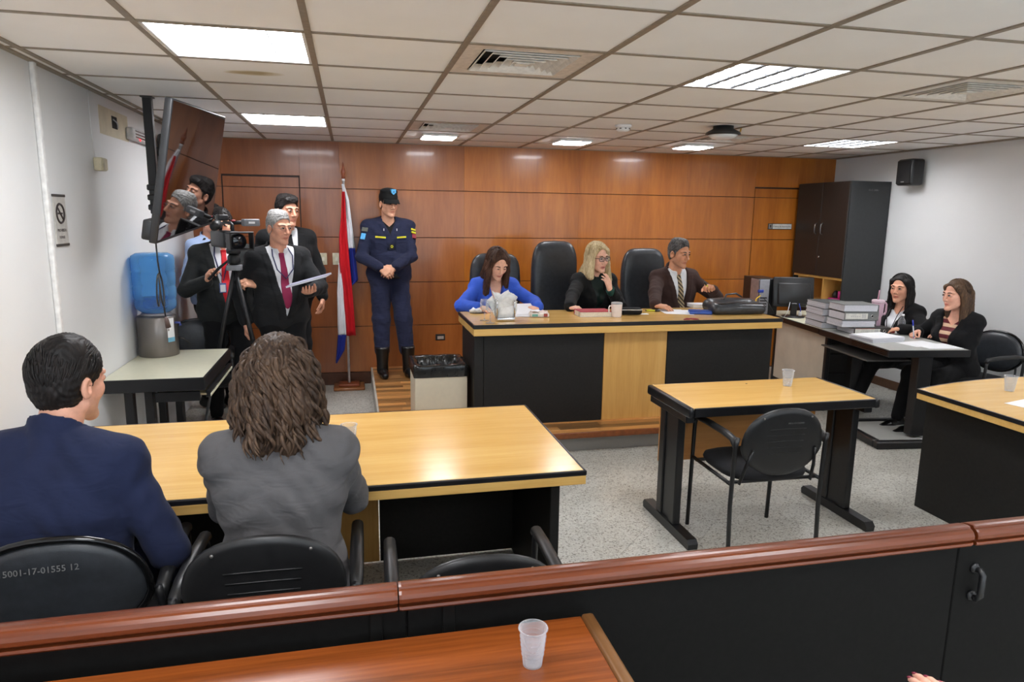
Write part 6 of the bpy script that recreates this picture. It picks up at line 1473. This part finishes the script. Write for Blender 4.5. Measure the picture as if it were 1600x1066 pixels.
p = Person('officer in a light blue shirt behind the cameraman at the left wall', atD(331, 344, 5.9), (1.6, -1), headfwd=(1., -1, 0), sk=(190, 134, 108)).start(0)
LB = cloth('light_blue_shirt', (168, 188, 224), .8, .06, fold=.35)
p.arms((A3(p.P[0]+.24, p.P[1]-.1, p.P[2]-.03), (0, -.1, -1), (-1, 0, 0), SOFT), (A3(p.P[0]+.02, p.P[1]-.26, p.P[2]+.0), (0, -.2, -1), (1, 0, 0), SOFT), pole_r=(.1, -.3, -1)); p.body(); p.hair(dict(vol=.007), HB)
p.clothes_grid(); p.jacket(LB, zb=.43, vw=.03, off=.012, lapel=False, collar=.55, hem=-.02, cw=.02, sleeve=.009); p.legs((A3(p.P[0]+.1, p.P[1], .09), A3(p.P[0]-.1, p.P[1], .09)), TROB, SHO, .016)
GM = Matrix([list(p.M[i])+[p.P[i]] for i in range(3)]+[[0, 0, 0, 1]])
patch('epaulette', .135, .015, .515, .085, .012, plain('black_patch', (20, 20, 20), .7), 0, .42, .055)
for k in range(3): patch('epaulette_pin', .115+.02*k, .02, .521-.008*k, .008, .008, plain('silver_pin', (215, 215, 220), .3), 0, .42, .01)
patch('epaulette_stripe', .168, .02, .497, .012, .006, plain('gold_stripe', (200, 160, 50), .4), 0, .42, .05)
for k, cc in enumerate(((190, 40, 50), (225, 225, 230), (50, 60, 140))): arm_patch(p, 1, .045+.015*k, (.35, .95, 0), .06, .015, plain('patch_%d' % k, cc, .7), 'flag_patch', .066)

cp = Person('cameraman in a dark suit with red tie behind the video camera', atD(346, 353, 5.4), (.25, -1), headfwd=(.1, -1, -.05), sk=(204, 150, 122), fat=.01).start(0)
rh = onY(328, 428, cp.hc[1]-.32); lh = onY(385, 441, cp.hc[1]-.33); p = cp
p.arms((A3(lh[0]+.06, lh[1]+.06, lh[2]-.03), (-.75, -.55, .3), (-.4, .3, -.6), GRIP), (A3(rh[0]-.03, rh[1]+.06, rh[2]-.06), (.25, -.45, .8), (.7, -.2, -.2), GRIP), pole_l=(1, .4, -.7), pole_r=(-1, .5, -.8))
p.body(); p.hair(dict(vol=.009), HB); p.clothes_grid(); p.jacket(cloth('dark_grey_suit', (36, 38, 38), .88, .14, fold=.35), zb=.02, vw=.09, shirt=WSH, tie=(cloth('red_tie', (196, 26, 38), .6), .06), cuffs=WSH, hem=-.13)
p.legs((A3(p.P[0]+.12, p.P[1]-.02, .09), A3(p.P[0]-.12, p.P[1], .09)), TROB, SHO, .014, knees=[(.2, -1, 0), (.2, -1, 0)])
GM = Matrix([list(p.M[i])+[p.P[i]] for i in range(3)]+[[0, 0, 0, 1]])
MB().tube([GM @ Vector(q) for q in ((.06, .03, .53), (.07, .10, .46), (.045, .15, .34), (.02, .165, .27), (-.005, .15, .36), (-.05, .12, .46), (-.06, .03, .53))], .0055, 6).wobj('lanyard', LAN, p.root)
patch('id_badge', .028, .176, .215, .05, .075, plain('blue_badge_frame', (70, 96, 160), .4)); patch('id_card', .028, .179, .212, .038, .055, PAPER, d=.003); patch('lapel_pin', -.115, .135, .37, .014, .012, plain('cream_pin', (225, 205, 180), .4))
# video camera on its tripod
kc = atD(358, 374, 4.98)
vc = thing('video_camera', 'black shoulder video camera on the tripod pointing into the room', 'video camera', tuple(kc)); KM = Matrix.Translation(tuple(kc)) @ Matrix.Rotation(.5, 4, 'Z')     # local -y = lens, +x to the right
CAMB = plain('camera_black', (26, 26, 28), .45); CAMG = plain('camera_grey', (120, 122, 126), .4)
MB().box((-.06, -.06, -.06), (.06, .22, .06), .015, 2, M=KM).wobj('camera_body', CAMB, vc)
MB().lathe([(.045, 0), (.052, .03), (.05, .07), (.056, .10), (.056, .13)], 24, M=KM @ Matrix.Translation((0, -.05, -.01)) @ Matrix.Rotation(math.pi/2, 4, 'X')).wobj('lens_barrel', CAMB, vc)
b = MB(); b.box((-.085, -.25, -.07), (.085, -.17, -.058), .004, M=KM); b.box((-.085, -.25, .048), (.085, -.17, .06), .004, M=KM); b.box((-.085, -.25, -.058), (-.075, -.17, .048), .003, M=KM); b.box((.075, -.25, -.058), (.085, -.17, .048), .003, M=KM); b.wobj('lens_hood', CAMB, vc)
MB().lathe([(.05, 0), (.035, .004), (0, .008)], 24, M=KM @ Matrix.Translation((0, -.178, -.005)) @ Matrix.Rotation(math.pi/2, 4, 'X')).wobj('lens_glass', plain('lens_glass', (20, 22, 30), .05), vc)
MB().tube([KM @ Vector(q) for q in ((0, .16, .06), (0, .15, .105), (0, .08, .118), (0, -.04, .118), (0, -.08, .10), (0, -.08, .06))], .012, 8).wobj('top_handle', CAMB, vc)
MB().tube([KM @ Vector((.02, .05, .115)), KM @ Vector((.05, -.01, .118)), KM @ Vector((.10, -.05, .12))], .014, 10).wobj('microphone_mount', CAMB, vc)
MB().box((.07, -.11, .095), (.19, -.055, .145), .008, 2, M=KM).wobj('side_monitor', CAMG, vc); MB().box((.105, -.1112, .113), (.15, -.110, .127), 0, M=KM).wobj('badge_strip', PAPER, vc)
MB().tube([KM @ Vector((-.06, .02, .105)), KM @ Vector((-.10, -.03, .10)), KM @ Vector((-.125, -.07, .09))], [.03, .036, .028], 14).wobj('viewfinder', CAMB, vc)
MB().box((-.06, .02, .13), (.015, .09, .175), .01, 2, M=KM).wobj('wireless_receiver', CAMB, vc); MB().box((.02, -.02, .126), (.045, .01, .138), .003, M=KM).wobj('red_button', plain('red_button', (190, 40, 50), .4), vc)
MB().tube([KM @ Vector(q) for q in ((-.03, .1, .14), (-.07, .14, .18), (-.03, .16, .13), (-.05, .2, .05))], .005, 6).wobj('cable', CAMB, vc)
tp = thing('camera_tripod', 'black tripod carrying the video camera', 'tripod', (kc[0], kc[1], 0)); tz = kc[2]-.075; K0 = Vector((kc[0]+.02, kc[1]+.03, 0))
MB().lathe([(.045, -.03), (.05, -.02), (.05, 0), (.04, .015)], 20, (K0.x, K0.y, tz)).wobj('head_plate', CAMB, tp); MB().lathe([(.03, -.11), (.045, -.09), (.045, -.05), (.03, -.03)], 20, (K0.x, K0.y, tz)).wobj('fluid_head', CAMB, tp)
MB().box((K0.x-.05, K0.y-.045, tz-.15), (K0.x+.05, K0.y+.045, tz-.11), .006, 2).wobj('crown', CAMG, tp)
ft = [(kc[0]-.27, kc[1]-.05), (kc[0]+.30, kc[1]-.16), (kc[0]+.22, kc[1]+.20)]
for (x, y) in ft:
    a = Vector((K0.x, K0.y, tz-.13)); bq = Vector((x, y, .02)); d = bq-a
    MB().tube([a, a+d*.52], .014, 8).wobj('leg', CAMB, tp); lg_ = [o for o in COL.objects if o.parent == tp and o.name.startswith('leg')][-1]; MB().tube([a+d*.48, bq], .010, 8).obj('lower_tube', plain('grey_leg_tube', (84, 86, 90), .3, .6), lg_); MB().tube([a+d*.47, a+d*.54], .022, 10).obj('leg_lock', CAMG, lg_); MB().lathe([(.02, 0), (.02, .02), (.012, .03)], 10, (x, y, 0)).obj('rubber_foot', BLACKP, lg_)
gr = Vector(tuple(rh)); MB().tube([Vector((K0.x-.03, K0.y+.02, tz-.07)), gr.lerp(Vector((K0.x, K0.y, tz-.07)), .35), gr+Vector((-.01, 0, -.04))], [.008, .011, .012], 8).wobj('pan_handle', CAMB, tp)

# --- women at the right wall
p = Person('young woman with long black hair sitting by the tall cabinet', onX(1408, 452, 4.86), (-1, -.25), lean=.02, headfwd=(-1, -.42, .0), scale=.92, fem=True, sk=(214, 158, 130)).start(0)
p.brow = (24, 17, 15); p.lipc = (.75, .4, .4); z0 = .78
p.arms((A3(4.60, 4.99, .80), (-.8, .3, -.1), (0, 0, -1), FLATH), (A3(4.62, 5.42, .80), (-.8, -.3, -.1), (0, 0, -1), FLATH), pole_l=(.3, -1, -.6), pole_r=(.3, 1, -.6))
p.body(); p.hair(dict(long=(.26, .26), vol=.009, wide=.08, front=-.02, fall=.03, flare=.05, amin=1.1, otop=.03, line=[-.085, -.075, -.045, -.03, -.03, .03, .052, .066, .072], open=.066), HB)
p.clothes_grid(); p.jacket(SUITB, zb=.12, vw=.085, shirt=WSH, scoop=.43, collar=.53); GM = Matrix([list(p.M[i])+[p.P[i]] for i in range(3)]+[[0, 0, 0, 1]])
MB().tube([GM @ Vector(q) for q in ((.05, .05, .48), (.05, .12, .4), (.02, .15, .25), (0, .15, .1), (-.01, .15, .25), (-.05, .12, .4), (-.05, .05, .48))], .004, 6).wobj('lanyard', BLACKP, p.root)
p.legs((A3(4.42, 5.22, .10), A3(4.52, 5.36, .10)), TROB, SHO, .016, toe=(-1, -.3))
p = Person('woman in a black blazer writing with a blue pen', onX(1494, 463, 4.84), (-1, -.2), lean=.08, headfwd=(-1, .06, -.02), scale=.93, fem=True, sk=(220, 166, 142)).start(0)
p.brow = (60, 44, 36); p.lipc = (.76, .42, .42)
wr = onZ(1434, 520, .80); wl = onZ(1455, 522, .785)
p.arms((A3(wl[0]+.10, wl[1]-.04, .79), (-.9, .25, -.05), (0, 0, -1), FLATH), (A3(wr[0]+.05, wr[1]+.05, .80), (-.85, -.2, -.15), (.1, -.5, -.9), GRIP), pole_l=(.3, -1, -.5), pole_r=(.3, 1, -.7))
p.body(); p.hair(dict(long=(.2, .22), vol=.008, wide=.08, front=-.035, flare=.0, amin=1.3, line=[-.085, -.075, -.045, -.02, .0, .04, .055, .068, .074], otop=.03, open=.068), HOM)
p.clothes_grid(); p.jacket(SUITB, zb=.14, vw=.085, shirt=stripes('cream_burgundy_blouse', (214, 180, 150), (96, 30, 40), 1.45, 5, (96, 30, 40)), scoop=.42, collar=.53)
p.legs((A3(4.40, 4.55, .10), A3(4.42, 4.72, .10)), TROB, SHO, .016, toe=(-1, -.1))
hb = p.wld((p.arm[1]['wr']+p.arm[1]['d']*.085+nrm(p.arm[1]['n'])*.03)[None])[0]
pen('blue_pen', 'blue pen in the hand of the woman who writes', (hb[0]-.01, hb[1]-.02, .765), (hb[0]+.005, hb[1]+.025, .90), .0048, plain('white_barrel', (210, 212, 220), .4), plain('blue_pen_cap', (40, 60, 190), .35))

# --- the two people with their backs to the camera
p = Person('man in a navy suit seated with his back to the camera', atD(108, 600, 2.13), (.22, 1), lean=.2, headfwd=(.50, 1, -.10), scale=1.03, sk=(206, 152, 128), fat=.015, sw=1.04).start(0)
p.hs = 1.04; p.brow = (26, 20, 18); p.stubble = .35; B0 = p.P
p.arms((A3(-1.12, 2.62, .80), (.5, .8, -.05), (0, 0, -1), FLATH), (A3(-.64, 2.42, .66), (-.6, .7, .05), (0, 0, -1), FLATH), pole_l=(-1, -.3, -.6), pole_r=(.45, -.1, -1))
p.body(); p.hair(dict(vol=.014, n=520, comb=.35, line=[-.085, -.08, -.055, -.035, -.02, .02, .045, .06, .064]), HB)
p.clothes_grid(.0075); p.jacket(cloth('navy_wool_suit', (31, 38, 65), .9, .14, 700, fold=.35), zb=.12, vw=.08, shirt=WSH, hem=-.12, collar=.565, cw=.026)
p.legs((A3(-.95, 2.75, .1), A3(-.72, 2.75, .1)), cloth('navy_trousers', (30, 36, 62), .9), SHO, .016)
p = Person('woman with long curly brown hair in grey suit, her back to us', atD(437, 597, 2.17), (.03, 1), lean=.11, headfwd=(.05, 1, -.15), scale=.98, fem=True, sk=(214, 164, 140), sw=1.06).start(0)
p.arms((A3(-.33, 2.56, .79), (.5, .8, -.05), (0, 0, -1), FLATH), (A3(-.09, 2.56, .79), (-.5, .8, -.05), (0, 0, -1), FLATH), pole_l=(-.45, -.1, -1), pole_r=(.45, -.1, -1))
p.body(); p.clothes_grid(.0075); p.jacket(cloth('grey_wool_suit', (90, 88, 89), .9, .1, 700, fold=.5), zb=.14, vw=.08, shirt=WSH, hem=-.14, collar=.54, wr=.005)
p.legs((A3(-.33, 2.75, .1), A3(-.15, 2.75, .1)), cloth('grey_trousers', (80, 81, 86), .9), SHO, .016)
# curly hair: an inner mass plus several hundred coiled locks, one hair part
V, F = hair_mesh(dict(long=(.20, .20), vol=.022, wide=.085, front=.0, full=True, strand=.004), True); V = V@p.H.T+p.hl
CURL = hairmat('curly_brown_hair', (24, 16, 12), (54, 39, 30), (112, 88, 68)); mass = p.wld(V)
lk = MB(); rg = np.random.RandomState(11)
lk.add(mass, [tuple(q) for q in F], True)
Rz = p.HW
for k in range(520):
    a = rg.uniform(-2.5, 2.5); el = rg.uniform(-.25, 1.5)                    # a = 0 is the back of the head
    d = A3(math.sin(a)*math.cos(el), -math.cos(a)*math.cos(el), math.sin(el))
    s0 = A3(0, -.014, .04)+d*A3(.092, .112, .102)*rg.uniform(.9, 1.02)
    L = rg.uniform(.15, .27); n = 26; ph = rg.uniform(0, 6.3); fr = rg.uniform(1.3, 2.6); am = rg.uniform(.008, .017); out = A3(d[0], d[1], 0); out = out/(np.linalg.norm(out)+1e-6)
    path = []; pos = s0.copy(); v = nrm(out*.7+A3(0, 0, -.25)+.35*rg.normal(size=3))
    for i in range(n):
        t = i/(n-1); v = nrm(v*.78+A3(0, 0, -.32)+out*.05*(1-t)); pos = pos+v*L/n
        rad = math.hypot(pos[0], pos[1]+.02); lim = .102+.045*min(1, max(0, (.12-pos[2])/.25))
        if rad > lim: pos[0] *= lim/rad; pos[1] = (pos[1]+.02)*lim/rad-.02
        if pos[1] > .06: pos[1] = .06
        side = A3(-out[1], out[0], 0); w = ph+t*fr*6.28*L/.24
        if pos[2] < -.225: pos[2] = -.225-.01*rg.rand()
        path.append(p.hc+Rz@(pos+side*am*math.sin(w)+out*am*.8*math.cos(w)))
    r = rg.uniform(.0045, .0085); lk.tube(path, [r*(.7+.5*math.sin(math.pi*min(1, .15+.85*i/(n-1))))*(1 if i < n-4 else (n-i)/5) for i in range(n)], 5)
lk.wobj('hair', CURL, p.root)

# --- fingertips of someone in the public seats, lower right corner
hp = onZ(1436, 1037, .74)
p = Person.__new__(Person); p.fem = True; p.S = 1.; p.M = np.eye(3); p.P = A3(0, 0, 0); p.hands = []; p.tips = []; p.floor = 0
p.root = thing('person', 'fingertips with dark pink nails at the lower right corner', 'person', (hp[0], hp[1]-.3, 0)); p.skin = skin('skin_222_168_146', (222, 168, 146))
W0 = hp-A3(.03, .155, .03); p.arm = {1: dict(sh=W0, el=W0-A3(.06, .22, .05), wr=W0, d=nrm((.17, 1, .22)), n=A3(0, .1, -1), pose=dict(curl=(.15, .25, .2), spread=.03, thumb=.4))}
H_ = Field(W0-A3(.16, .34, .16), hp+A3(.14, .14, .12), .0045); p.handfield(H_); V, F = surface(H_.d, H_.ax); child(put('body', npmesh('body', V, F, np.ones((len(V), 3))), p.skin), p.root)
for (tp_, tv_, tn_) in p.tips:
    NMx = frame(tuple(tp_-tn_*.0045+tv_*.0005), tuple(np.cross(tv_, -tn_)), tuple(tv_)); nb_ = MB().lathe([(0, -1), (.7, -.7), (1, 0), (.7, .7), (0, 1)], 12); nb_.v = [tuple(NMx @ Vector((a*.0062, b*.0085, c*.0028))) for a, b, c in nb_.v]; nb_.wobj('nail', plain('dark_pink_polish', (128, 48, 66), .15), p.root)
S_ = Field(W0-A3(.2, .42, .2), W0+A3(.12, .1, .12), .009); S_.cone(W0-A3(.03, .1, .025), W0-A3(.09, .33, .08), .05, .062, .01); V, F = surface(S_.d, S_.ax); child(put('sleeve', npmesh('sleeve', V, F), SUITB), p.root)
